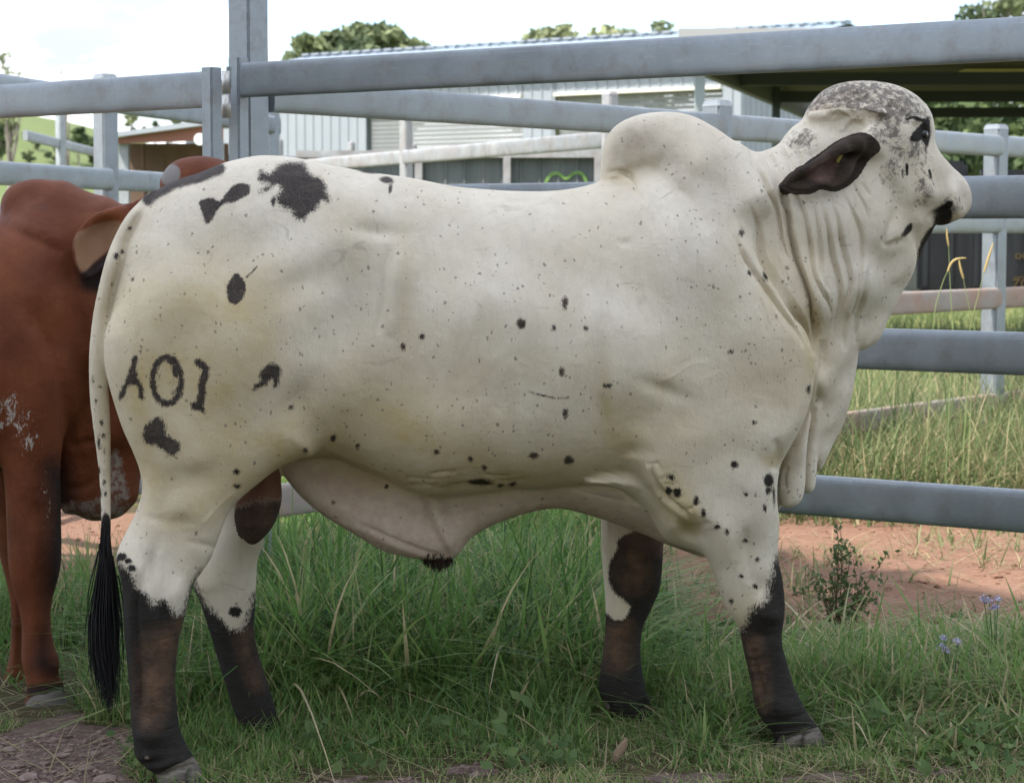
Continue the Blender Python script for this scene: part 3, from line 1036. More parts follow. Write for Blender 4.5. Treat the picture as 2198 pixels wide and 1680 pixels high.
    box_mesh('roof_hatch', .30, .3, .17, bk.m, t, Vector((col(2042, sd), sd + .3, zt + .12)) - t.location, bev=.03)
    for wx in (2330, 2540):
        wq = empty('wheel'); wq.parent = t; wq.location = Vector((col(wx, sd), sd + .25, .33)) - t.location
        cyl_mesh('tyre', .33, .2, rb.m, wq, (0, 0, 0), (math.radians(90), 0, 0), seg=28)
        cyl_mesh('rim', .19, .21, bk.m, wq, (0, -.01, 0), (math.radians(90), 0, 0), seg=20)
    box_mesh('marker_light', .07, .03, .07, am.m, t, Vector((col(1925, sd), sd + .1, at(1925, 577, sd).z)) - t.location, bev=.01)
    for txt, px, py, size in (('oori', 2178, 556, .10), ('ourne  sr', 2176, 599, .045), ('ZOIL  C', 2172, 618, .10)):
        cu = bpy.data.curves.new('lettering', 'FONT'); cu.body = txt; cu.size = size; cu.extrude = .002
        tmp = bpy.data.objects.new('tmp', cu); COL.objects.link(tmp)
        bpy.context.view_layer.update()
        lm_ = bpy.data.meshes.new_from_object(tmp.evaluated_get(bpy.context.evaluated_depsgraph_get()))
        bpy.data.objects.remove(tmp)
        lm_.materials.clear()
        lo = link('lettering', lm_, gd.m, t)
        lo.location = at(px, py, sd - .012) - t.location
        lo.rotation_euler = (math.radians(90), 0, 0)

def wm_c(M, a, b):
    return M.mix(M.ramp(M.noise(1.3, 5, .6), [(.3, 0), (.7, 1)]), a, b)
build_yard()
build_sheds()
# ----------------------------------------------------------------------------------------------
# the white bull
# ----------------------------------------------------------------------------------------------
def cx6(p): return [(1494.6 + a * .2402, 351.7 + b * .2402) for a, b in p]
def cx7(p): return [(1406.8 + a * .2402, 703.4 + b * .2402) for a, b in p]
def cx8(p): return [(1055.0 + a * .28, 817.7 + b * .28) for a, b in p]
def cx5(p): return [(1670.5 + a * .2, 149.5 + b * .2) for a, b in p]
def cx1(p): return [(a * .28, 422.0 + b * .28) for a, b in p]
def cx2(p): return [(a * .28, 817.7 + b * .28) for a, b in p]

HIND_NEAR = [(672, 968), (668, 860), (640, 700), (560, 600), (400, 560), (300, 600), (232, 700), (224, 760), (230, 810), (245, 865), (264, 922),
    (286, 972), (300, 1010), (305, 1050), (296, 1090), (277, 1130), (257, 1170), (249, 1200), (257, 1235), (263, 1275), (264, 1322),
    (270, 1400), (276, 1462), (279, 1510), (281, 1546), (286, 1590), (288, 1615), (302, 1634), (326, 1650), (336, 1668), (340, 1700), (444, 1700), (438, 1662),
    (420, 1628), (403, 1600), (389, 1570), (383, 1546), (378, 1500), (375, 1462), (380, 1400), (388, 1350), (397, 1318), (405, 1285),
    (415, 1252), (432, 1228), (452, 1198), (467, 1160), (482, 1120), (492, 1098), (512, 1075), (547, 1045), (592, 1010), (640, 985)]
HIND_FAR = [(640, 900), (600, 1000), (575, 1100), (566, 1160), (553, 1200), (550, 1240), (548, 1300), (545, 1350), (556, 1406),
    (574, 1462), (591, 1518), (602, 1556), (618, 1590), (616, 1606), (545, 1606), (520, 1578), (510, 1546), (499, 1518), (482, 1462), (465, 1406), (448, 1350),
    (430, 1294), (414, 1252), (430, 1200), (460, 1120), (440, 1000), (450, 900)]
FORE_NEAR = [(1350, 520), (1450, 450), (1560, 470), (1650, 570), (1715, 680), (1742, 760), (1737, 840), (1715, 910), (1688, 962), (1670, 1010),
    (1666, 1070), (1671, 1120), (1668, 1190), (1678, 1240), (1683, 1290), (1680, 1330), (1676, 1375), (1688, 1420), (1700, 1462),
    (1725, 1518), (1751, 1554), (1766, 1584), (1768, 1612), (1668, 1612), (1660, 1575), (1638, 1546), (1622, 1518), (1613, 1462), (1600, 1406),
    (1588, 1350), (1564, 1312), (1547, 1270), (1532, 1222), (1517, 1190), (1504, 1150), (1492, 1132), (1470, 1118), (1440, 1098), (1400, 1064), (1354, 1018), (1322, 982), (1330, 950),
    (1335, 880), (1322, 800), (1315, 650)]
FORE_FAR = [(1300, 1000), (1292, 1130), (1294, 1209), (1301, 1294), (1298, 1378), (1290, 1440), (1287, 1480), (1294, 1510), (1310, 1535), (1322, 1560), (1328, 1600),
    (1416, 1600), (1410, 1560), (1396, 1512), (1383, 1470), (1374, 1406), (1377, 1350), (1388, 1322), (1413, 1266), (1420, 1210), (1425, 1140), (1450, 1000)]
EAR = [(1884, 318), (1872, 299), (1850, 290), (1825, 296), (1795, 310), (1765, 332), (1735, 352), (1708, 368), (1690, 384), (1681, 397), (1688, 407),
    (1712, 411), (1740, 410), (1753, 403), (1770, 402), (1788, 406), (1806, 401), (1826, 388), (1844, 368), (1858, 344), (1872, 330)]
SCROTUM = [(598, 1005), (604, 1040), (605, 1070), (598, 1100), (585, 1130), (562, 1157), (541, 1169), (521, 1156), (506, 1130), (503, 1100), (511, 1072), (528, 1045), (550, 1000), (575, 970)]
SHEATH = [(600, 1000), (640, 1060), (700, 1110), (770, 1152), (820, 1181), (880, 1197), (930, 1201), (966, 1200), (987, 1186), (1010, 1155), (1060, 1125),
    (1130, 1101), (1200, 1091), (1280, 1110), (1350, 1135), (1430, 1165), (1480, 1186), (1514, 1193), (1530, 1150), (1480, 1080), (1350, 1020),
    (1100, 1000), (900, 1000), (700, 950), (620, 960)]
TAIL = [(330, 408), (300, 432), (275, 458), (252, 495), (228, 550), (212, 610), (198, 680), (190, 760), (191, 840), (197, 900), (205, 960),
    (212, 1020), (215, 1080), (216, 1170), (226, 1215), (236, 1170), (238, 1080), (237, 1000), (237, 930), (234, 860), (228, 780), (228, 700), (237, 630), (254, 570), (278, 510),
    (302, 465), (345, 440)]

def bull_body():
    B = Beast((0, 5.517, 0), math.radians(12), (-1.12, -0.40, -0.08), (1.31, 0.42, 1.74), 0.0047)
    trunk = [(298, 452), (318, 425), (345, 403), (385, 385), (430, 370), (480, 350), (540, 336), (585, 334), (640, 340), (720, 357), (800, 371), (880, 382), (960, 398),
        (1020, 405), (1100, 410), (1180, 410), (1240, 403), (1290, 390), (1350, 372), (1420, 352), (1500, 350), (1580, 365), (1640, 420),
        (1690, 530), (1728, 650), (1740, 740), (1728, 820), (1700, 900), (1660, 990), (1600, 1050), (1540, 1085), (1470, 1080), (1400, 1055), (1300, 1042),
        (1200, 1045), (1080, 1052), (1000, 1058), (930, 1064), (880, 1054), (820, 1030), (760, 1004), (700, 980), (640, 985), (560, 1000),
        (450, 1005), (350, 990), (292, 950), (264, 905), (246, 860), (230, 800), (223, 740), (223, 680), (231, 620), (248, 560), (272, 500)]
    B.pillow(trunk, 0.0, [(300, 600, .235), (420, 480, .20), (560, 430, .215), (420, 800, .26), (600, 650, .275), (720, 800, .28), (800, 500, .27), (1000, 700, .335), (950, 930, .33),
        (1150, 520, .285), (1250, 750, .33), (1200, 950, .31), (1400, 600, .27), (1550, 700, .26), (1680, 720, .19), (1600, 480, .2), (1500, 1000, .22)],
        R=[(300, 600, .24), (600, 500, .26), (1000, 700, .34), (1300, 700, .34), (1600, 700, .28)], p=2.25, k=.03)
    B.pillow([(1292, 376), (1293, 335), (1301, 300), (1325, 268), (1370, 247), (1430, 240), (1480, 248), (1530, 274), (1570, 303), (1610, 328), (1665, 390),
        (1650, 480), (1560, 540), (1450, 520), (1380, 450), (1330, 402), (1303, 387)], 0.0,
        [(1400, 300, .10), (1330, 340, .09), (1500, 380, .15), (1420, 430, .19), (1600, 450, .2)], R=.15, p=2.1, k=.018)
    # neck running into the hanging dewlap
    B.pillow([(1560, 318), (1600, 331), (1640, 324), (1675, 308), (1692, 286), (1720, 262), (1800, 240), (1880, 300), (1930, 420), (1960, 530),
        (1962, 565), (1952, 598), (1930, 635), (1905, 685), (1886, 722), (1868, 739), (1843, 749), (1838, 780), (1828, 840), (1808, 910), (1788, 950),
        (1772, 985), (1755, 1012), (1735, 1000), (1700, 960), (1640, 900), (1600, 820), (1540, 600), (1530, 420)], 0.0,
        [(1620, 400, .17), (1720, 330, .125), (1800, 300, .12), (1720, 480, .18), (1830, 480, .15), (1900, 470, .12), (1680, 620, .21), (1790, 600, .16), (1900, 580, .085),
         (1930, 620, .05), (1870, 700, .045), (1760, 760, .10), (1830, 800, .04), (1750, 900, .07), (1790, 930, .035), (1710, 1000, .075), (1745, 1030, .04), (1690, 800, .17)],
        p=2.0, rk=1.1, k=.025)
    B.pillow([(1758, 780), (1757, 880), (1752, 960), (1750, 1010), (1746, 1044), (1734, 1058), (1722, 1046), (1720, 960), (1728, 880), (1740, 800)], 0.04, .03, tc=[(1750, 800, .06), (1735, 1040, .045)], R=.026, k=.01)
    B.pillow([(1728, 880), (1720, 950), (1722, 1010), (1722, 1040), (1714, 1072), (1694, 1087), (1674, 1084), (1667, 1055), (1670, 1010), (1684, 960), (1704, 905)], 0.06, .035, tc=[(1720, 900, .10), (1695, 1070, .075)], R=.035, k=.01)
    B.pillow([(1670, 1040), (1672, 1088), (1650, 1090), (1630, 1040), (1650, 1000)], 0.0, .05, R=.03, k=.02)
    B.pillow([(1896, 650), (1896, 690), (1887, 722), (1868, 741), (1847, 751), (1838, 738), (1843, 700), (1858, 655), (1876, 630)], 0.01, .032, tc=.015, R=.03, k=.01)
    # head, turned slightly away from the viewer
    B.pillow([(1713, 250), (1732, 216), (1760, 192), (1800, 179), (1850, 177), (1900, 184), (1940, 200), (1968, 222), (1984, 247), (1991, 278), (1992, 306), (2006, 331),
        (2032, 352), (2060, 371), (2075, 391), (2082, 420), (2079, 446), (2067, 462), (2050, 475), (2022, 484), (2000, 484), (1990, 503), (1976, 530), (1962, 558), (1940, 548),
        (1890, 532), (1840, 500), (1800, 420), (1760, 340), (1722, 290)], -0.06,
        [(1760, 230, .085), (1850, 220, .115), (1940, 240, .105), (1900, 300, .125), (1975, 290, .10), (1850, 400, .135), (1930, 400, .125), (1990, 400, .095), (2040, 400, .075), (2060, 440, .065),
         (1920, 490, .11), (1980, 470, .075), (1965, 530, .05)],
        tc=[(1700, 300, .01), (1850, 300, 0.0), (1980, 300, -.035), (1930, 450, -.02), (2060, 420, -.085), (1970, 520, -.05)], p=2.15, rk=1.0, k=.022)
    # brow over the eye
    B.pillow([(1925, 262), (1935, 244), (1958, 236), (1980, 244), (1990, 262), (1985, 275), (1950, 272)], 0.05, .035, tc=[(1930, 255, .085), (1990, 260, .045)], k=.02)
    # poll roll
    B.pillow([(1738, 244), (1752, 228), (1790, 222), (1840, 228), (1880, 240), (1878, 252), (1830, 248), (1780, 246), (1750, 252)], 0.06, .026, tc=[(1720, 240, .04), (1800, 235, .095), (1880, 246, .115)], k=.02)
    # cheek and nostril wing
    B.pillow([(2005, 400), (2040, 385), (2070, 405), (2076, 440), (2054, 465), (2018, 462), (2004, 440)], -0.05, .03, tc=[(2010, 430, .015), (2065, 420, -.04)], k=.03)
    B.pillow(SHEATH, 0.0, [(620, 1000, .03), (720, 1080, .04), (850, 1130, .055), (950, 1150, .05), (980, 1190, .032), (1100, 1060, .08), (1300, 1060, .14), (1450, 1120, .12), (1510, 1175, .07)], p=2.0, k=.03)
    B.pillow(SCROTUM, 0.0, [(560, 1110, .065), (580, 1020, .04)], p=2.0, k=.012)
    B.pillow(HIND_NEAR, 0.17, [(500, 760, .13), (360, 720, .115), (620, 900, .10), (400, 950, .115), (420, 1050, .09), (350, 1150, .068), (320, 1240, .058), (325, 1330, .052), (325, 1440, .046), (335, 1560, .052), (350, 1610, .05), (395, 1680, .058)],
        tc=[(450, 700, .145), (420, 950, .15), (350, 1150, .165), (330, 1300, .18), (330, 1560, .185), (390, 1680, .19)], p=2.05, k=.03, rk=1.15)
    B.pillow(HIND_FAR, -0.17, [(540, 950, .11), (520, 1100, .08), (490, 1200, .06), (490, 1300, .055), (510, 1400, .047), (540, 1500, .05), (570, 1590, .058)], p=2.05, k=.03)
    B.pillow(FORE_NEAR, 0.17, [(1500, 620, .10), (1600, 760, .115), (1640, 860, .11), (1500, 850, .11), (1590, 1000, .095), (1560, 1100, .085), (1605, 1200, .07), (1630, 1290, .06), (1640, 1360, .053), (1650, 1440, .045), (1680, 1530, .052), (1715, 1590, .058)],
        tc=[(1550, 700, .155), (1600, 1000, .16), (1620, 1250, .165), (1660, 1450, .17), (1715, 1590, .175)], p=2.1, k=.022,
        R=[(1500, 560, .14), (1420, 700, .14), (1550, 800, .14), (1400, 1000, .045), (1340, 960, .045), (1470, 1090, .04), (1735, 760, .06), (1700, 900, .055), (1600, 1000, .1), (1610, 1200, .08), (1635, 1300, .07), (1645, 1400, .052), (1680, 1530, .06), (1715, 1590, .065)])
    B.pillow(FORE_FAR, -0.16, [(1370, 1050, .09), (1360, 1200, .068), (1350, 1300, .06), (1338, 1390, .046), (1338, 1470, .05), (1365, 1580, .058)], p=2.05, k=.03)
    B.pillow(TAIL, 0.06, [(320, 430, .032), (240, 560, .028), (205, 760, .021), (215, 950, .018), (225, 1100, .012), (226, 1200, .007)],
        tc=[(330, 420, .02), (280, 470, .06), (230, 600, .09), (205, 800, .10), (226, 1200, .09)], p=2.0, k=.012, rk=1.0)
    # near ear: rolled upper rim over a cup open to the viewer
    B.pillow(EAR, 0.2, [(1880, 318, .022), (1840, 330, .013), (1760, 370, .011), (1690, 400, .009)], tc=[(1884, 318, .105), (1850, 315, .15), (1800, 350, .19), (1740, 385, .21), (1690, 400, .205)],
        R=.018, p=2.0, k=.006, cup=.034, cupd=.045)
    B.pillow([(1888, 322), (1873, 298), (1850, 290), (1825, 296), (1795, 310), (1765, 332), (1735, 352), (1708, 368), (1694, 384), (1712, 381), (1745, 362), (1785, 343), (1815, 331), (1845, 326), (1870, 331), (1884, 336)], 0.2,
        [(1880, 315, .03), (1830, 310, .022), (1740, 360, .014), (1700, 380, .01)], tc=[(1884, 318, .115), (1850, 310, .165), (1800, 330, .20), (1740, 362, .215), (1690, 390, .205)], R=.018, k=.012)
    B.pillow([(1838, 296), (1856, 272), (1882, 268), (1903, 284), (1908, 312), (1896, 332), (1872, 334), (1850, 318)], 0.12, .034, tc=[(1850, 300, .135), (1900, 300, .10)], k=.02)
    # far ear, only its edge could be seen from the other side
    B.pillow(EAR, -0.14, [(1880, 318, .02), (1690, 400, .010)], tc=[(1884, 318, -.13), (1800, 350, -.22), (1690, 400, -.25)], R=.016, k=.008)
    # loose skin of the brisket behind the elbow
    B.pillow([(1255, 1030), (1310, 1042), (1352, 1062), (1388, 1095), (1412, 1140), (1438, 1168), (1500, 1184), (1520, 1150), (1490, 1090), (1420, 1040), (1330, 1015)], 0.12, [(1300, 1040, .045), (1450, 1130, .09)], tc=[(1280, 1035, .16), (1400, 1090, .125), (1480, 1160, .08)], R=.035, k=.03)
    B.skin(2)
    # finer skin where folds, brands and the face need it
    c = B.V[B.Q].mean(1)
    qx, qy = project(*B.to_world(c))
    n = np.cross(B.V[B.Q[:, 2]] - B.V[B.Q[:, 0]], B.V[B.Q[:, 3]] - B.V[B.Q[:, 1]])
    n /= np.linalg.norm(n, axis=1, keepdims=True) + 1e-12
    def zone(x0, y0, x1, y1): return (qx > x0) & (qx < x1) & (qy > y0) & (qy < y1)
    sel = (zone(1590, 160, 2090, 1095) | zone(1230, 970, 1530, 1190) | zone(1285, 350, 1420, 460) | zone(250, 750, 450, 985) | zone(425, 345, 720, 480) | zone(480, 570, 620, 850) | zone(680, 960, 1100, 1075))
    sel &= (n[:, 1] > .12) & (c[:, 1] > -.06)
    print('QUADS', len(B.Q), 'refined', sel.sum())
    B.refine(sel)
    return B

def bull_relief(B):
    H = Canvas(150, 150, 2150, 1680)
    mm = 0.001
    c = H.crease
    # neck folds: pleats, gentle on the left, sharp on the right
    def pleat(pts, depth, wd=4.6, skew=3.0, ridge=.3):
        H.pleat(pts, depth * 1.5 * mm, wd * .8, wd * skew)
    pleat(cx6([(420, -160), (500, -40), (620, 100), (680, 230), (730, 380), (755, 560), (780, 700), (830, 850), (900, 960)]), 15, 4.6, 2.6)
    pleat(cx6([(560, -150), (650, -40), (770, 160), (810, 290), (830, 450), (845, 600), (880, 740), (930, 920), (990, 1100), (1050, 1280), (1080, 1420), (1085, 1520), (1060, 1620), (1030, 1720)]), 26, 5.5, 3.2, .35)
    pleat(cx6([(460, 330), (560, 560), (590, 680), (620, 820), (680, 930), (760, 1060), (850, 1220), (930, 1340), (1000, 1480), (1030, 1600), (1045, 1680)]), 20, 5.5, 2.8, .35)
    pleat(cx6([(270, 440), (340, 600), (420, 780), (510, 930), (620, 1090), (720, 1240), (800, 1350), (890, 1470), (940, 1570), (970, 1660)]), 11, 5, 2.6)
    pleat(cx6([(850, 200), (900, 260), (960, 400), (1000, 560), (1040, 780), (1080, 1000), (1150, 1150), (1200, 1270), (1215, 1400)]), 11, 4.6, 3)
    pleat(cx6([(1010, 250), (1070, 420), (1110, 640), (1130, 820), (1150, 1020), (1200, 1150)]), 8)
    pleat(cx6([(1070, 240), (1160, 470), (1200, 640), (1230, 820), (1270, 960), (1295, 1090), (1300, 1250), (1250, 1420), (1220, 1540)]), 11, 4.6, 3)
    pleat(cx6([(1180, 250), (1270, 500), (1310, 700), (1350, 860), (1385, 1000), (1380, 1150), (1300, 1350), (1230, 1500)]), 10)
    pleat(cx6([(1300, 240), (1400, 440), (1480, 640), (1490, 850), (1480, 1050), (1460, 1200), (1400, 1350), (1320, 1540)]), 8)
    pleat(cx6([(1560, 900), (1540, 1080), (1500, 1230), (1440, 1400), (1430, 1620)]), 8)
    pleat(cx6([(1400, 1330), (1350, 1420), (1325, 1530), (1330, 1680)]), 7, 6)
    pleat(cx6([(1380, 140), (1440, 260), (1500, 380), (1530, 500)]), 3)
    pleat(cx6([(1470, 160), (1560, 300)]), 2.5)
    c(cx6([(1770, 380), (1745, 500), (1710, 620), (1690, 700), (1720, 720), (1800, 700), (1900, 680)]), 7 * mm, 9, 3 * mm, -14)
    for k, o in enumerate((0, 62, 115, 160)):       # wrinkles at the nape
        H.pleat([(1606 + o * .5, 316 - o * .12), (1634 + o * .55, 362 - o * .12), (1662 + o * .5, 410)], (13 - 1.5 * k) * mm, 4.5, 11)
    c(cx5([(140, 640), (230, 580), (330, 600), (380, 690)]), 3 * mm, 8)
    c(cx5([(740, 690), (760, 620), (830, 570), (900, 580)]), 6 * mm, 6, 4 * mm, -12)
    c(cx5([(800, 660), (860, 610), (930, 600)]), 3 * mm, 5)
    c(cx5([(230, 480), (330, 430), (520, 430), (700, 400), (850, 430), (1000, 480), (1090, 540)]), 8 * mm, 8, 5 * mm, 14)
    c(cx5([(1380, 520), (1440, 480), (1520, 480), (1570, 510)]), 5 * mm, 6, 4 * mm, 14)
    c(cx5([(1640, 1640), (1690, 1560), (1760, 1500), (1830, 1500)]), 10 * mm, 8)
    H.blob(2012, 462, 15, 10, -14 * mm, -25)
    H.blob(1985, 285, 10, 22, -6 * mm, 10)
    H.blob(1925, 380, 50, 25, 6 * mm, 60)
    H.blob(1880, 470, 60, 60, 5 * mm)
    H.blob(1970, 390, 18, 60, -5 * mm)
    H.blob(2000, 420, 25, 20, 5 * mm)
    # dewlap folds below the shoulder
    c(cx7([(1490, 100), (1500, 300), (1470, 520), (1440, 700)]), 9 * mm, 8)
    c(cx7([(1180, 1230), (1150, 1330), (1160, 1450)]), 5 * mm, 6)
    # shoulder and elbow
    c(cx7([(10, 500), (150, 440), (280, 350), (380, 315), (480, 320)]), -1.8 * mm, 3.5)
    c(cx7([(400, 460), (520, 420), (610, 380)]), -1.3 * mm, 3.5)
    c(cx7([(820, 680), (950, 695), (1100, 712), (1180, 700)]), 1.8 * mm, 12)
    c(cx7([(850, 580), (1000, 610), (1130, 640)]), 1.2 * mm, 9)
    c(cx7([(1050, 980), (1090, 1080), (1080, 1200), (1060, 1290)]), 6 * mm, 9)
    H.blob(*cx7([(950, 1010)])[0], 42, 32, 9 * mm)
    H.blob(*cx7([(300, 1000)])[0], 60, 45, 7 * mm, -20)
    H.blob(*cx7([(100, 560)])[0], 60, 16, -8 * mm, 20)
    H.blob(1370, 940, 34, 26, 9 * mm)
    H.blob(1450, 880, 40, 60, -6 * mm, -30)
    H.blob(1440, 560, 70, 120, 7 * mm, 20)
    H.blob(1560, 640, 50, 140, 6 * mm, -25)
    H.blob(1660, 740, 55, 90, 10 * mm, -15)
    H.blob(1340, 520, 16, 8, -5 * mm)
    H.blob(1330, 700, 28, 150, -7 * mm)
    H.blob(1420, 760, 60, 40, -5 * mm)
    H.blob(1620, 1100, 30, 110, 6 * mm)
    for a, b, w in (((1280, 1010), (1340, 1030), 4), ((1250, 1024), (1335, 1046), 4), ((1230, 1036), (1330, 1056), 4), ((1220, 1048), (1330, 1068), 5)):
        c([a, ((a[0] + b[0]) / 2, (a[1] + b[1]) / 2 - 4), b], 2.5 * mm, w)
    rng = random.Random(5)
    for k in range(14):                              # yellow crumpled skin above the elbow
        u = rng.random()
        x, y = 1412 + 92 * u + rng.uniform(-14, 14), 1005 + 128 * u + rng.uniform(-14, 14)
        a = rng.uniform(0, 3.14)
        c([(x - 14 * math.cos(a), y - 14 * math.sin(a)), (x, y + rng.uniform(-3, 3)), (x + 14 * math.cos(a), y + 14 * math.sin(a))], rng.uniform(1.2, 3) * mm, 5.5)
    c(cx8([(1240, 640), (1230, 720), (1290, 830), (1360, 910), (1440, 970), (1560, 1080)]), 7 * mm, 5, 4 * mm, 9)
    # hump
    c([(1296, 372), (1325, 368), (1350, 376), (1372, 396)], 9 * mm, 6, 6 * mm, 12)
    c([(1300, 388), (1335, 392), (1365, 410), (1390, 440)], 8 * mm, 6)
    c([(1375, 350), (1430, 380), (1480, 430), (1530, 500)], 7 * mm, 14, 5 * mm, -40, 30)
    for k in range(5):
        c([(1350 + 28 * k, 412 - 6 * k), (1385 + 28 * k, 455), (1410 + 28 * k, 510)], 2.2 * mm, 6)
    H.blob(1420, 310, 60, 40, 9 * mm)
    # ribs, flank and quarters
    H.blob(660, 600, 75, 42, -20.2 * mm, -20)
    H.blob(807, 494, 55, 17, -12.4 * mm, 8)
    H.blob(870, 585, 50, 55, 10.8 * mm)
    c([(838, 520), (826, 590), (822, 650), (812, 720)], 7.8 * mm, 11, 6.2 * mm, -24, 18)
    H.blob(745, 690, 48, 110, -23.2 * mm, 10)
    H.blob(640, 860, 34, 60, -17.1 * mm, 35)
    H.blob(540, 740, 95, 100, 14.0 * mm)
    H.blob(560, 470, 60, 40, 7.8 * mm)
    H.blob(360, 620, 60, 120, 9.3 * mm, 15)
    H.blob(720, 950, 80, 30, 5 * mm, 12)
    H.blob(900, 870, 60, 90, -6.2 * mm)
    for k in range(9):
        x = 900 + 48 * k
        c([(x, 480), (x + 6, 620), (x - 4, 780), (x - 20, 900)], 2.5 * mm, 13)
    for k in range(10):
        x = 850 + 9 * k
        c([(x, 600 + 4 * k), (x + 3, 680), (x - 8, 790 - 4 * k)], 1.4 * mm, 4)
    c([(690, 965), (730, 985), (790, 1012), (850, 1040)], 6 * mm, 6, 3 * mm, -10)
    for k in range(12):
        x = 870 + rng.uniform(-20, 200)
        y = 1020 + rng.uniform(-8, 30)
        c([(x, y), (x + 28, y + rng.uniform(-6, 8)), (x + 62, y + rng.uniform(-8, 6))], 3 * mm, 4.5)
    c([(480, 1180), (440, 1170), (400, 1160)], 3 * mm, 7)
    c([(300, 1105), (360, 1120), (420, 1118)], 3 * mm, 10)
    c([(430, 1130), (470, 1085), (510, 1050)], -2 * mm, 4)
    H.blob(360, 1060, 24, 60, -6 * mm, 20)
    H.blob(345, 1230, 26, 40, 6 * mm)
    H.blob(290, 1205, 20, 34, 6 * mm)
    H.blob(330, 1350, 30, 14, -4 * mm)
    c([(300, 1640), (345, 1632), (400, 1618)], 6 * mm, 5, 4 * mm, 10)
    c([(286, 1560), (330, 1572), (380, 1558)], 3 * mm, 5)
    H.blob(317, 1622, 9, 8, 7 * mm)
    H.blob(1652, 1580, 8, 8, 7 * mm)
    c([(1640, 1540), (1680, 1545), (1735, 1528)], 4 * mm, 5)
    c([(1655, 1572), (1700, 1562), (1752, 1556)], 5 * mm, 4, 3 * mm, 9)
    for k in range(5):
        c([(1598 + 3 * k, 1378 + 16 * k), (1612 + 3 * k, 1384 + 16 * k), (1628 + 3 * k, 1380 + 16 * k)], 2.4 * mm, 3.5)
    H.blob(1640, 1290, 24, 34, 5 * mm)
    # legs: hock, tendons, knees, fetlocks
    c([(292, 1260), (292, 1340), (298, 1430), (303, 1520)], 10.2 * mm, 6, 5.1 * mm, 9)
    c([(352, 1290), (352, 1380), (350, 1470), (352, 1540)], 5.1 * mm, 9)
    H.blob(378, 1270, 16, 40, 10.2 * mm, 20)
    H.blob(300, 1225, 14, 26, 11.9 * mm); H.blob(322, 1210, 10, 50, -10.2 * mm, 15)
    H.blob(325, 1575, 32, 22, 13.6 * mm); H.blob(335, 1535, 26, 14, -6.8 * mm)
    H.blob(372, 1628, 30, 12, 10.2 * mm, -25)
    c([(345, 1700), (352, 1668), (362, 1645)], 5.1 * mm, 5)
    c([(338, 1668), (375, 1652), (432, 1632)], 8.5 * mm, 4)
    c([(404, 1700), (404, 1672), (412, 1645)], 15.3 * mm, 3.5)
    c([(1722, 1612), (1724, 1590), (1732, 1572)], 13.6 * mm, 3.5)
    c([(322, 1560), (326, 1480), (322, 1400)], -5.1 * mm, 8)
    H.blob(1650, 1320, 22, 20, 13.6 * mm); H.blob(1640, 1262, 16, 26, -8.5 * mm); H.blob(1635, 1365, 22, 10, -8.5 * mm)
    c([(1618, 1390), (1626, 1440), (1640, 1500)], 8.5 * mm, 5, 5.1 * mm, 8)
    H.blob(1680, 1520, 30, 18, 11.9 * mm, 30)
    c([(1668, 1598), (1700, 1580), (1758, 1566)], 8.5 * mm, 4)
    c([(1600, 1130), (1606, 1200), (1614, 1260)], 5.1 * mm, 10); H.blob(1570, 1180, 18, 50, 8.5 * mm, -15)
    # sheath
    c([(905, 1060), (920, 1105), (945, 1160), (962, 1196)], 9 * mm, 6, 6 * mm, -14)
    c([(925, 1058), (955, 1100), (975, 1130), (985, 1180)], 6 * mm, 5)
    c([(760, 1120), (850, 1160), (900, 1180), (960, 1196)], 6 * mm, 6, 4 * mm, 10)
    H.blob(850, 1110, 90, 30, -5 * mm, 20)

    for k in range(26):                              # creased poll
        x, y = rng.uniform(1745, 1955), rng.uniform(188, 250)
        a = rng.uniform(-.5, .7); l = rng.uniform(10, 26)
        H.pleat([(x - l * math.cos(a), y - l * math.sin(a)), (x, y + rng.uniform(-4, 4)), (x + l * math.cos(a), y + l * math.sin(a))], rng.uniform(3, 8) * mm, 3.5, 7)
    for k in range(34):                              # fine slack wrinkles over neck and shoulder front
        u = rng.random(); x = 1640 + 190 * u + rng.uniform(-20, 20); y = rng.uniform(440, 700)
        l = rng.uniform(18, 45)
        H.pleat([(x - .25 * l, y - l), (x, y), (x + .3 * l, y + l)], rng.uniform(1.5, 4) * mm, 3.5, 8)
    H.merge()
    V = B.V
    N = B.normals()
    X, Y, Z = B.to_world(V)
    px, py = project(X, Y, Z)
    near = sstep(-0.02, 0.07, V[:, 1]) * sstep(0.0, 0.45, N[:, 1])
    d = H.read(px, py) * near
    ear = (V[:, 1] > 0.10) & (sd_poly(px, py, smooth_poly(EAR, True, 3)) < 6) & (V[:, 0] > 0.5)
    d = np.where(ear, 0, d)
    rs = np.random.RandomState(3)
    B.V = V + N * d[:, None]
    B.relax(0.15, 1)
    B.relax(0.5, 4, ear.astype(float))
    return px, py, ear

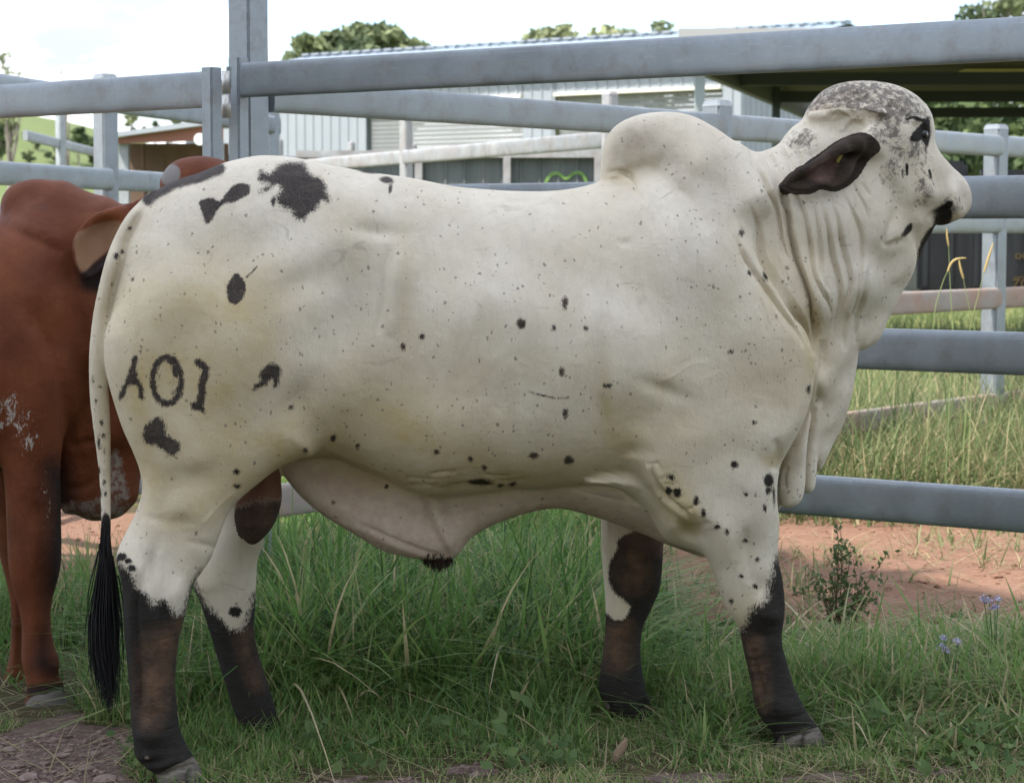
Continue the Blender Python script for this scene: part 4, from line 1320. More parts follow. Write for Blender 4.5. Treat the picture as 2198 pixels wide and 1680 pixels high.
def bull_paint(B, me, px, py, ear):
    t = B.V[:, 1]
    K = Canvas(150, 150, 2150, 1680)        # black pigment, near side; also painted shade on the chin
    # rump patches
    K.patch([(556, 388), (560, 368), (580, 372), (604, 352), (650, 350), (664, 372), (690, 385), (702, 412), (708, 436), (692, 430), (680, 446), (662, 462), (648, 474), (632, 468), (626, 452),
        (604, 444), (592, 428), (604, 410), (594, 396), (572, 410), (554, 412), (580, 396)], 15)
    K.patch([(428, 432), (456, 424), (472, 432), (490, 410), (510, 394), (536, 398), (534, 416), (510, 432), (482, 438), (466, 452), (446, 482), (434, 458)], 7)
    K.stroke([(318, 428), (345, 408), (385, 390), (418, 382), (470, 362)], 26, 10)
    K.spot(830, 386, 15, 7, 10, 5); K.spot(790, 368, 22, 4, 8, 4); K.spot(838, 405, 4, 12, 10, 4)
    K.spot(586, 434, 5, 10, 5, 5)
    K.patch([(496, 598), (508, 586), (520, 596), (529, 618), (522, 640), (506, 655), (490, 644), (487, 616)], 6)
    K.stroke([(530, 596), (552, 572)], 4, 4)
    # brands
    K.stroke(cx1([(1040, 1235), (1015, 1330), (970, 1440), (925, 1535)]), 12, 8)
    K.stroke(cx1([(985, 1430), (1040, 1415), (1075, 1460), (1085, 1535)]), 11, 8)
    K.patch([(289, 782), (296, 806), (302, 826), (288, 826), (274, 826), (282, 804)], 9)
    ring = [(1280 + 108 * math.cos(a), 1408 + 178 * math.sin(a)) for a in np.linspace(0.2, 6.28, 22)]
    K.stroke(cx1(ring + [(1388, 1420)]), 13, 8)
    K.A[int((780-150)/2):int((850-150)/2), int((338-150)/2):int((380-150)/2)] = np.maximum(K.A[int((780-150)/2):int((850-150)/2), int((338-150)/2):int((380-150)/2)], .30)
    K.spot(*cx1([(1320, 1255)])[0], 12, 10, 0, 5); K.spot(*cx1([(1350, 1330)])[0], 9, 16, -10, 6)
    K.stroke(cx1([(1520, 1270), (1575, 1320), (1555, 1420), (1545, 1520), (1530, 1590)]), 17, 8)
    K.patch(cx1([(1465, 1590), (1510, 1565), (1560, 1610), (1570, 1660), (1520, 1640), (1475, 1625)]), 9)
    K.patch(cx1([(1925, 1470), (1990, 1410), (1985, 1360), (2020, 1300), (2090, 1270), (2150, 1320), (2140, 1400), (2110, 1460), (2080, 1400), (2040, 1430), (1980, 1460)]), 11)
    K.patch(cx2([(1090, 420), (1120, 340), (1200, 280), (1262, 320), (1272, 400), (1330, 440), (1388, 500), (1320, 570), (1250, 530), (1200, 490), (1130, 480)]), 12)
    # scattered larger spots
    for x, y, a, b in ((1119, 694, 10, 11), (1213, 651, 6, 13), (1206, 797, 6, 10), (1213, 886, 6, 10), (1221, 987, 11, 9), (865, 744, 6, 9), (1030, 1036, 26, 9), (1145, 978, 10, 7),
            (1435, 1054, 8, 9), (1454, 1057, 9, 10), (1440, 1024, 7, 6), (1577, 996, 8, 8), (1649, 1030, 11, 15), (1648, 1052, 6, 10), (1660, 1062, 3, 18), (715, 937, 7, 7), (655, 966, 5, 5), (507, 1012, 7, 5), (937, 970, 6, 6), (1040, 1004, 6, 6),
            (1010, 985, 6, 6), (509, 1043, 8, 5), (628, 878, 6, 5), (768, 954, 5, 5), (715, 1078, 4, 4), (1190, 704, 5, 6), (1258, 704, 5, 5), (1308, 828, 5, 5), (1300, 828, 5, 5), (905, 722, 5, 6), (830, 1045, 4, 4),
            (1100, 1040, 8, 4), (1075, 1042, 7, 5), (1640, 1090, 4, 7), (1560, 1140, 5, 6), (1600, 1160, 5, 5), (1625, 1200, 5, 5), (1590, 1235, 5, 5), (1570, 1290, 5, 6), (1622, 1258, 6, 5), (1540, 1130, 6, 5), (1600, 1060, 4, 5),
            (1610, 585, 6, 6), (1645, 590, 6, 10), (1592, 500, 5, 8), (1568, 755, 6, 5), (1735, 835, 4, 9), (1618, 905, 5, 4), (1495, 1075, 6, 10), (1510, 1100, 6, 9), (250, 550, 6, 6), (285, 600, 4, 4)):
        K.spot(x, y, a, b, 0, 7)
    K.stroke([(1135, 840), (1170, 850), (1200, 855), (1222, 852)], 2, 7)
    # muzzle, eye, jaw
    K.patch([(2004, 484), (2010, 466), (2018, 448), (2030, 440), (2042, 446), (2044, 462), (2040, 480), (2026, 490)], 8)
    K.patch([(1972, 566), (1972, 536), (1980, 512), (1996, 490), (2010, 478), (2016, 490), (2006, 512), (1992, 540), (1984, 566)], 6)  # chin strip: far-side shade of the lower jaw, painted as dark colour
    K.spot(1946, 495, 7, 19, 40, 5)
    K.patch(cx5([(1410, 760), (1440, 680), (1500, 620), (1560, 560), (1620, 500), (1640, 700), (1590, 850), (1560, 760), (1480, 780)]), 5)
    K.stroke(cx5([(1390, 525), (1440, 505), (1500, 530), (1570, 545)]), 9, 5)
    K.stroke(cx5([(1580, 800), (1590, 900), (1585, 1010)]), 1, 5)
    K.stroke(cx5([(1380, 1020), (1375, 1120)]), 7, 4); K.stroke(cx5([(1318, 1080), (1318, 1150)]), 4, 4); K.stroke(cx5([(1625, 1080), (1640, 1160)]), 5, 4)
    K.patch([(2028, 436), (2038, 430), (2046, 438), (2040, 446), (2030, 445)], 4)
    # tail freckles
    for x, y, a, b in ((218, 905, 5, 9), (222, 935, 5, 7), (212, 950, 5, 16), (224, 966, 4, 7), (212, 1010, 5, 12), (224, 1035, 5, 8), (215, 1056, 5, 12), (226, 1060, 4, 6), (217, 1092, 4, 7), (226, 1110, 5, 16), (200, 815, 3, 8), (262, 540, 6, 6), (278, 490, 6, 5), (240, 610, 3, 5), (214, 830, 4, 5), (206, 860, 4, 5)):
        K.spot(x, y, a * .75, b * .75, 0, 6)
    K.patch([(216, 1120), (226, 1105), (238, 1120), (240, 1240), (210, 1240)], 6)

    LN = Canvas(150, 1100, 1900, 1700)      # dark stockings, near legs
    LN.patch([(235, 1226), (262, 1212), (286, 1232), (292, 1258), (312, 1272), (330, 1296), (352, 1284), (366, 1304), (380, 1320), (392, 1310), (398, 1288), (404, 1265), (420, 1240), (440, 1222), (470, 1240), (470, 1720), (230, 1720)], 21, 2)
    LN.spot(262, 1195, 12, 9, 0, 6); LN.spot(276, 1203, 9, 6, 0, 5); LN.spot(285, 1218, 10, 8, 0, 5)
    LN.patch([(1668, 1192), (1720, 1200), (1720, 1330), (1800, 1600), (1800, 1720), (1580, 1720), (1580, 1460), (1560, 1360), (1592, 1352), (1604, 1320), (1622, 1300), (1644, 1286), (1650, 1262), (1656, 1232)], 24, 2)
    LF = Canvas(350, 1100, 1900, 1700)
    LF.patch([(400, 1245), (425, 1262), (445, 1300), (470, 1322), (490, 1346), (515, 1350), (528, 1332), (540, 1292), (552, 1265), (640, 1260), (660, 1720), (380, 1720)], 21, 2)
    LF.spot(505, 1312, 14, 12, 0, 7)
    LF.patch([(1332, 1152), (1440, 1130), (1440, 1300), (1390, 1320), (1348, 1296), (1312, 1262), (1306, 1226), (1310, 1202), (1326, 1176)], 8, 2)
    LF.patch([(1270, 1338), (1320, 1330), (1344, 1326), (1362, 1290), (1440, 1270), (1450, 1720), (1250, 1720)], 8, 2)
    SCR = Canvas(450, 950, 700, 1200)
    SCR.patch([(495, 1100), (530, 1082), (560, 1074), (595, 1072), (620, 1075), (620, 1200), (490, 1200)], 20)
    SCT = Canvas(450, 900, 700, 1200)
    SCT.patch(SCROTUM, 6)

    dark = K.read(px, py)
    dark = np.where(ear, 0, dark)
    dark = np.where((t > -0.05) | ((px > 1900) & (t > -.2)), dark, 0)
    nearleg = t > 0.085
    dark = np.maximum(dark, np.where(nearleg, LN.read(px, py), 0))
    dark = np.maximum(dark, np.where(t < -0.06, LF.read(px, py), 0))
    scr_m = (np.abs(t) < 0.10) & (B.V[:, 2] < 0.76)
    scr = np.where(scr_m, SCT.read(px, py), 0)
    dark = np.maximum(dark, np.where(scr_m, SCR.read(px, py) * (SCT.read(px, py) > .3), 0))
    dark = np.where(ear, 1.0, dark)
    set_attr(me, 'dark', dark)

    # warm brown: middle of the stockings, scrotum top, warm wash over the hooves
    BR = Canvas(150, 1000, 1900, 1700)
    BR.patch([(312, 1365), (345, 1350), (372, 1340), (392, 1315), (398, 1330), (378, 1420), (362, 1500), (345, 1545), (322, 1560), (300, 1530), (300, 1420)], 22)
    BR.patch([(1592, 1375), (1625, 1368), (1642, 1400), (1648, 1450), (1650, 1510), (1635, 1535), (1615, 1500), (1604, 1440)], 16)
    BRF = Canvas(350, 1100, 1900, 1700)
    BRF.patch([(510, 1360), (535, 1350), (545, 1400), (560, 1460), (548, 1480), (530, 1450), (515, 1400)], 18)
    BRF.patch([(1300, 1350), (1340, 1330), (1358, 1350), (1352, 1420), (1320, 1440), (1298, 1420)], 18)
    BRF.patch([(1335, 1180), (1385, 1170), (1390, 1250), (1350, 1270), (1325, 1240)], 25)
    brown = np.where(nearleg, BR.read(px, py), np.where(t < -0.06, BRF.read(px, py), 0))
    brown = np.maximum(brown, scr * (1 - .4 * np.where(scr_m, SCR.read(px, py), 0)))
    # listed reddish spots keep a brown tone
    RB = Canvas(150, 150, 2150, 1680)
    for x, y, r in ((1119, 694, 26), (1213, 651, 26), (1206, 797, 22), (1221, 987, 24), (865, 744, 22), (1145, 978, 20), (1030, 1036, 34)):
        RB.spot(x, y, r, r, 0, 10)
    brown = np.maximum(brown, np.where(t > -.05, 0.42 * RB.read(px, py), 0))
    brown = np.where(ear, .3, brown)
    set_attr(me, 'scrotum', np.where(scr_m & (px < 640) & (px > 490) & (t < .095), SCT.read(px, py), 0))
    set_attr(me, 'brown', brown)

    set_attr(me, 'thin', ((B.V[:, 2] > .72) & ~ear & (px < 1940)).astype(float))
    # hooves
    hoof = np.zeros(len(t))
    for pl, sgn in (([(330, 1668), (350, 1655), (400, 1630), (425, 1622), (450, 1650), (460, 1720), (320, 1720)], 1), ([(1668, 1590), (1700, 1578), (1745, 1562), (1790, 1570), (1790, 1720), (1650, 1720)], 1),
            ([(535, 1590), (590, 1580), (640, 1575), (640, 1640), (520, 1640)], -1), ([(1335, 1570), (1390, 1545), (1420, 1550), (1430, 1640), (1310, 1640)], -1)):
        C = Canvas(200, 1500, 1900, 1720); C.patch(pl, 4, 3)
        hoof = np.maximum(hoof, np.where(t * sgn > 0.07, C.read(px, py), 0))
    C = Canvas(200, 1500, 1900, 1720); C.spot(317, 1623, 5, 4, 0, 4); C.spot(1652, 1580, 4, 4, 0, 4)
    hoof = np.maximum(hoof, np.where(t > .07, C.read(px, py), 0))
    C = Canvas(200, 1450, 1900, 1720); C.spot(1300, 1515, 10, 8, 40, 4)
    hoof = np.maximum(hoof, np.where(t < -.07, C.read(px, py), 0))
    set_attr(me, 'hoof', hoof)

    # bare pink or grey-pink skin: sheath, belly, inner ear, raw poll
    PK = Canvas(150, 150, 2150, 1680)
    PK.patch([(600, 1000), (660, 985), (720, 1000), (800, 1040), (880, 1068), (960, 1070), (1100, 1058), (1200, 1050), (1290, 1062), (1330, 1075), (1430, 1120), (1500, 1180), (1480, 1210), (1200, 1120), (960, 1230), (700, 1130)], 20)
    PE = Canvas(1600, 250, 1950, 450)
    PE.patch(cx5([(290, 1130), (430, 1020), (560, 950), (640, 905), (655, 950), (610, 1090), (545, 1190), (400, 1190)]), 6)
    PR = Canvas(1650, 150, 2000, 320)
    PR.stroke(cx5([(230, 470), (300, 410), (430, 370), (560, 340), (700, 330), (830, 370)]), 14, 10)
    PR.stroke(cx5([(620, 280), (720, 250), (840, 150)]), 10, 10)
    pink = np.where((np.abs(t) < .13) & (px < 1540), PK.read(px, py), 0)
    pink = np.where(ear & (B.normals()[:, 1] > 0), PE.read(px, py), np.where(ear, 0, pink))
    pink = np.where(~ear & (px > 1640) & (t > -.03), np.maximum(pink, 0.7 * PR.read(px, py)), pink)
    set_attr(me, 'pink', pink)

    # mottled grey head and nape
    MO = Canvas(1400, 150, 2150, 900)
    MO.patch([(1716, 246), (1735, 205), (1765, 175), (1850, 165), (1950, 190), (1990, 235), (1995, 262), (1950, 262), (1930, 300), (1900, 300), (1885, 262), (1850, 245), (1790, 232)], 16)
    MO.spot(1925, 340, 24, 60, 10, 30); MO.spot(1965, 320, 26, 40, 0, 26); MO.spot(1900, 290, 40, 26, 20, 24); MO.spot(1985, 400, 20, 40, 0, 22)
    MO.spot(1720, 300, 36, 24, -30, 20); MO.spot(2040, 440, 30, 20, 0, 16)
    MO.A *= 1.0
    mo = np.where(t > -.1, MO.read(px, py), 0)
    set_attr(me, 'mottle', np.where(ear, 0, mo))

    # fleck density
    FL = Canvas(150, 150, 2150, 1680)
    for x, y, rx, ry, v in ((1640, 480, 120, 160, 1.0), (1600, 700, 120, 180, .8), (1640, 1100, 120, 160, 1.0), (1590, 1240, 80, 90, 1.0), (1120, 900, 300, 200, .6), (330, 700, 160, 250, .6), (1700, 330, 60, 40, .9), (1750, 600, 80, 160, .5), (700, 800, 200, 250, .4), (900, 600, 400, 200, .25), (240, 700, 60, 300, .6), (1500, 450, 120, 160, .6), (1850, 600, 160, 200, .3), (1780, 950, 60, 120, .6)):
        FL.blob(x, y, rx, ry, v)
    set_attr(me, 'fleck', np.clip(FL.read(px, py) + .22, 0, 1))

    # yellow staining of the coat
    YL = Canvas(150, 150, 2150, 1680)
    for x, y, rx, ry, v in ((380, 830, 150, 160, .85), (480, 720, 130, 90, .55), (760, 930, 150, 90, .6), (900, 1010, 150, 50, .8), (640, 960, 60, 40, .5), (1440, 1060, 40, 60, .7), (1480, 1110, 30, 40, .7), (1330, 940, 60, 60, .45), (380, 1100, 80, 60, .6), (1650, 600, 20, 60, .4), (1745, 720, 20, 120, .5), (1330, 380, 40, 14, .5), (1300, 860, 16, 80, .4), (450, 1000, 150, 80, .7), (1655, 985, 24, 20, .6), (1600, 1330, 50, 60, .5), (1370, 1250, 60, 120, .5), (1150, 1020, 150, 40, .5), (870, 600, 20, 120, .35), (420, 1230, 60, 60, .15), (850, 960, 420, 110, .42), (420, 620, 170, 110, .35), (1500, 880, 200, 140, .25), (1700, 700, 60, 200, .3), (1000, 780, 500, 60, .15)):
        YL.blob(x, y, rx, ry, v)
    set_attr(me, 'yellow', np.clip(1.45 * YL.read(px, py), 0, 1))
    # soft grey-brown dirt on the hump
    GH = Canvas(150, 150, 2150, 1680)
    for x, y, rx, ry, a, v in ((1345, 330, 40, 50, 30, .8), (1450, 350, 90, 34, 35, .8), (1540, 440, 50, 60, 30, .4), (1380, 290, 40, 24, 0, .5), (1610, 1130, 40, 60, 20, .7), (1290, 740, 20, 120, 0, .2)):
        GH.blob(x, y, rx, ry, v, a)
    set_attr(me, 'dirt', np.clip(GH.read(px, py), 0, 1) * (t > -.1))

def hide_material(name='white_hide'):
    M = Mat(name, rough=0.8, spec=0.12)
    oc = M.coord()
    fine = M.noise(160, 3, .6)
    mid = M.noise(42, 4, .6)
    big = M.noise(5, 4, .5)
    hair = M.noise(1, 3, .6, M.coord(scale=(520, 520, 110)))
    base = M.mix(M.ramp(big, [(.3, 0), (.7, 1)]), (.625, .55, .425), (.72, .66, .555))
    base = M.mix(M.math('MULTIPLY', M.ramp(hair, [(.35, 0), (.75, 1)]), .16), base, (.42, .385, .33))
    blot = M.noise(17, 6, .62)
    base = M.mix(M.math('MULTIPLY', M.ramp(blot, [(.42, 0), (.72, 1)]), .34), base, (.47, .41, .315))
    fl2 = M.noise(1, 5, .7, M.coord(scale=(60, 60, 14)))
    base = M.mix(M.math('MULTIPLY', M.ramp(fl2, [(.52, 0), (.75, 1)]), .30), base, (.42, .375, .30))
    grime = M.ramp(M.noise(210, 3, .7), [(.60, 0), (.72, 1)])
    base = M.mix(M.math('MULTIPLY', grime, .10), base, (.26, .225, .18))
    scr = M.n('ShaderNodeTexWave', wave_type='BANDS', bands_direction='Z')
    scr.inputs['Scale'].default_value = 2.3; scr.inputs['Distortion'].default_value = 34; scr.inputs['Detail'].default_value = 3; scr.inputs['Detail Scale'].default_value = 1.2
    M.l(M.coord(scale=(.45, .45, 1)), scr.inputs['Vector'])
    ln = M.math('MULTIPLY', M.ramp(scr.outputs['Fac'], [(.985, 0), (.997, 1)]), M.ramp(M.noise(13, 4, .6), [(.54, 0), (.64, 1)]))
    base = M.mix(M.math('MULTIPLY', ln, .26), base, (.2, .175, .155))
    yv = M.math('MULTIPLY', M.attr('yellow'), M.ramp(M.noise(9, 5, .6), [(.25, .35), (.7, 1)]))
    base = M.mix(M.math('MULTIPLY', yv, 1.0, True), base, (.47, .37, .195))
    dv = M.math('MULTIPLY', M.attr('dirt'), M.ramp(M.noise(14, 5, .65), [(.3, .3), (.7, 1)]))
    base = M.mix(M.math('MULTIPLY', dv, 1.0, True), base, (.30, .255, .20))
    # pink skin
    pk = M.math('MULTIPLY', M.attr('pink'), M.ramp(mid, [(.3, .55), (.7, 1)]))
    base = M.mix(pk, base, (.42, .315, .25))
    # mottle
    mt = M.math('ADD', M.math('MULTIPLY', M.attr('mottle'), .30), M.math('SUBTRACT', M.noise(62, 6, .7, dist=.5), .66))
    base = M.mix(M.math('MULTIPLY', M.ramp(mt, [(.0, 0), (.16, 1)]), .82), base, (.095, .08, .076))
    # small flecks
    def flecks(scale, size, keep, vecscale):
        vec = M.coord(scale=vecscale)
        jit = M.n('ShaderNodeVectorMath', operation='ADD')
        nz = M.n('ShaderNodeTexNoise'); nz.inputs['Scale'].default_value = 120; nz.inputs['Detail'].default_value = 2
        M.l(M.coord(), nz.inputs['Vector'])
        sc = M.n('ShaderNodeVectorMath', operation='SCALE'); sc.inputs['Scale'].default_value = .012
        M.l(nz.outputs['Color'], sc.inputs[0])
        M.l(vec, jit.inputs[0]); M.l(sc.outputs[0], jit.inputs[1])
        v = M.voro(scale, jit.outputs[0])
        sep = M.n('ShaderNodeSeparateColor'); M.l(v.outputs['Color'], sep.inputs[0])
        want = M.math('LESS_THAN', sep.outputs[0], M.math('MULTIPLY', M.attr('fleck'), keep))
        rad = M.math('MULTIPLY', M.math('ADD', M.math('POWER', sep.outputs[1], 2.5), .35), size)
        return M.math('MULTIPLY', want, M.ramp(M.math('SUBTRACT', v.outputs['Distance'], rad), [(.0, 1), (.05, 0)]))
    f1 = flecks(40, .10, .6, (1, .6, .8))
    f2 = flecks(88, .22, .5, (1, .6, .8))
    base = M.mix(M.math('MULTIPLY', M.math('MAXIMUM', f1, f2), .6), base, M.mix(M.ramp(M.noise(11, 2, .5), [(.4, 0), (.6, 1)]), (.085, .078, .08), (.16, .105, .08)))
    # pigment and the painted chin shade
    streak = M.noise(1, 4, .7, M.coord(scale=(330, 330, 95)))
    edge = M.math('ADD', M.attr('dark'), M.math('ADD', M.math('MULTIPLY', M.math('SUBTRACT', streak, .5), 1.15), M.math('MULTIPLY', M.math('SUBTRACT', M.noise(70, 5, .7), .5), .7)))
    through = M.ramp(M.noise(1, 3, .75, M.coord(scale=(420, 420, 150))), [(.28, .86), (.5, 1)])
    cover = M.mix(M.attr('thin'), 1.0, through)
    dk = M.math('MULTIPLY', M.ramp(edge, [(.38, 0), (.66, 1)]), M.math('MULTIPLY', cover, .97))
    dcol = M.mix(M.attr('brown'), M.mix(M.attr('thin'), M.mix(M.ramp(mid, [(.3, 0), (.7, 1)]), (.0038, .0034, .0038), (.013, .011, .0115)), M.mix(M.ramp(mid, [(.3, 0), (.7, 1)]), (.02, .017, .018), (.055, .043, .042))), M.mix(M.ramp(M.noise(24, 5, .65), [(.3, 0), (.7, 1)]), (.022, .012, .009), (.12, .068, .04)))
    base = M.mix(dk, base, dcol)
    # inside of the ear keeps its pink over the black
    epk = M.math('MULTIPLY', M.math('MULTIPLY', M.attr('pink'), dk), M.ramp(mid, [(.3, .5), (.7, 1)]))
    base = M.mix(epk, base, (.17, .105, .09))
    # scrotum top: brown over white
    bw = M.math('MULTIPLY', M.math('SUBTRACT', 1.0, dk), M.ramp(M.attr('scrotum'), [(.35, 0), (.6, 1)]))
    base = M.mix(bw, base, (.17, .085, .055))
    hf = M.ramp(M.math('ADD', M.attr('hoof'), M.math('MULTIPLY', M.math('SUBTRACT', M.noise(60), .5), .3)), [(.42, 0), (.58, 1)])
    base = M.mix(hf, base, M.mix(M.ramp(M.noise(1, 4, .6, M.coord(scale=(26, 26, 120))), [(.3, 0), (.7, 1)]), (.085, .075, .068), (.27, .235, .195)))
    M.color(base)
    b1 = M.bump(M.noise(1, 4, .7, M.coord(scale=(330, 330, 80))), .32, .004)
    b2 = M.bump(M.noise(30, 6, .62), .42, .009, b1)
    b3 = M.bump(M.math('MULTIPLY', M.noise(1, 5, .65, M.coord(scale=(26, 26, 95))), dk), .55, .012, b2)
    return M.m

def strands(name, paths, mat, parent=None, sides=3):
    """a tuft of hair: each path is (points, radius list)"""
    VV, FF = [], []
    for P, rr in paths:
        P = np.asarray(P, float)
        b = len(VV)
        for i in range(len(P)):
            d = P[min(i + 1, len(P) - 1)] - P[max(i - 1, 0)]
            d /= np.linalg.norm(d) + 1e-9
            a = np.cross(d, (0.3, 1, 0.2)); a /= np.linalg.norm(a) + 1e-9
            c = np.cross(d, a)
            for k in range(sides):
                q = 2 * math.pi * k / sides
                VV.append(P[i] + rr[i] * (math.cos(q) * a + math.sin(q) * c))
        for i in range(len(P) - 1):
            for k in range(sides):
                k2 = (k + 1) % sides
                FF.append((b + i * sides + k, b + i * sides + k2, b + (i + 1) * sides + k2, b + (i + 1) * sides + k))
    return link(name, np_mesh(name, np.array(VV), np.array(FF)), mat, parent)

def build_bull():
    B = bull_body()
    px, py, ear = bull_relief(B)
    me = B.mesh('white_bull')
    bull_paint(B, me, px, py, ear)
    o = link('white_bull', me, hide_material())
    B.place(o)
    tag(o, 'large white bull with black stockings, tall hump and brand A01 on its rump', 'bull')
    # black tail switch, in the animal's own space (y points away from the viewer)
    hm = Mat('black_hair', rough=.55, spec=.35)
    hm.color(hm.mix(hm.ramp(hm.noise(1, 3, .6, hm.coord(scale=(300, 300, 20))), [(.3, 0), (.8, 1)]), (.006, .006, .008), (.03, .028, .03)))
    rs = np.random.RandomState(11)
    def L(px_, py_, t):
        s, z = B.side(px_, py_, t)
        return (float(s), -t, float(z))
    paths = []
    for i in range(420):
        u = rs.rand()
        wisp = rs.rand() < .22
        end = 1300 + 230 * rs.rand() ** .55
        bulge = rs.normal(0, 1)
        cx = [226, 227, 226, 224, 226, 232, 236]
        wd = [5, 9, 17, 24, 26, 20, 9]
        n = 11
        lock = int(u * 9); curl = (lock - 4) * 2.6 + rs.normal(0, 4) + (rs.normal(0, 17) if wisp else 0)
        ph = lock * 1.7 + rs.normal(0, .5)
        tt = .09 + rs.normal(0, .011)
        y0 = 1110 + rs.rand() * 150
        pts = []
        for k in range(n):
            f = k / (n - 1)
            y = y0 + (end - y0) * f
            q = np.clip((y - 1110) / (1555 - 1110), 0, 1)
            xc = np.interp(q, np.linspace(0, 1, 7), cx)
            xw = np.interp(q, np.linspace(0, 1, 7), wd)
            pts.append(L(xc + bulge * xw * .58 + curl * f * f * math.sin(4.5 * f + ph), y, tt + bulge * .006 * math.sin(ph) * f + .006 * f * math.sin(5 * f + ph)))
        r0 = .0012 + .0012 * rs.rand()
        paths.append((pts, list(r0 * np.interp(np.linspace(0, 1, n), [0, .6, 1], [1, .9, .2]))))
    strands('tail_switch', paths, hm.m, o)
    # dark tuft of hair at the sheath
    bt = Mat('brown_black_hair', rough=.7); bt.color(bt.mix(bt.ramp(bt.noise(90), [(.3, 0), (.7, 1)]), (.012, .009, .008), (.06, .034, .026)))
    paths = []
    for i in range(420):
        x = 908 + 54 * rs.rand(); t0 = rs.normal(0, .016)
        ln = 12 + 34 * rs.rand() ** 1.3 * (1 - .6 * abs(x - 938) / 30)
        dx = rs.normal(0, 6); cl = rs.normal(0, 4)
        pts = [L(x + dx * (k / 4) ** 1.5 + 3 * (k / 4) + cl * math.sin(2.5 * k / 4), 1188 + ln * k / 4, t0 * (1 - .12 * k) + rs.normal(0, .002)) for k in range(5)]
        paths.append((pts, [.0016, .0015, .0013, .001, .0003]))
    strands('belly_tuft', paths, bt.m, o)
    # eye
    em = Mat('bull_eye', rough=.08, spec=.6); em.color((.008, .006, .006))
    bm_v = []
    s, z = B.side(1973, 290, .03)
    import bmesh
    bm = bmesh.new(); bmesh.ops.create_uvsphere(bm, u_segments=20, v_segments=12, radius=.017)
    me2 = bpy.data.meshes.new('eye'); bm.to_mesh(me2); bm.free()
    for p in me2.polygons: p.use_smooth = True
    e = link('eye', me2, em.m, o)
    # rest the ball on the skin
    d = (B.V[:, 0] - s) ** 2 + (B.V[:, 2] - z) ** 2
    j = np.argsort(np.where(B.V[:, 1] > -.05, d, 9))[:6]
    e.location = (float(s), -float(B.V[j, 1].max()) + .013, float(z))
    # yellow management tag in the ear
    tm = Mat('tag_plastic', rough=.4); tm.color((.42, .36, .08))
    bm = bmesh.new(); bmesh.ops.create_cube(bm, size=1)
    bmesh.ops.scale(bm, vec=(.009, .006, .030), verts=bm.verts)
    bmesh.ops.bevel(bm, geom=bm.edges[:], offset=.0015, segments=2, affect='EDGES')
    me3 = bpy.data.meshes.new('ear_tag'); bm.to_mesh(me3); bm.free()
    s, z = B.side(*cx5([(690, 935)])[0], .19)
    j = np.argsort((B.V[:, 0] - s) ** 2 + (B.V[:, 2] - z) ** 2 + 9 * (B.V[:, 1] < .1))[:8]
    et = link('ear_tag', me3, tm.m, o)
    et.location = (float(s), -float(B.V[j, 1].max()) - .002, float(z))
    et.rotation_euler = (0, math.radians(28), 0)
    return B, o
BULL, BULL_OBJ = build_bull()
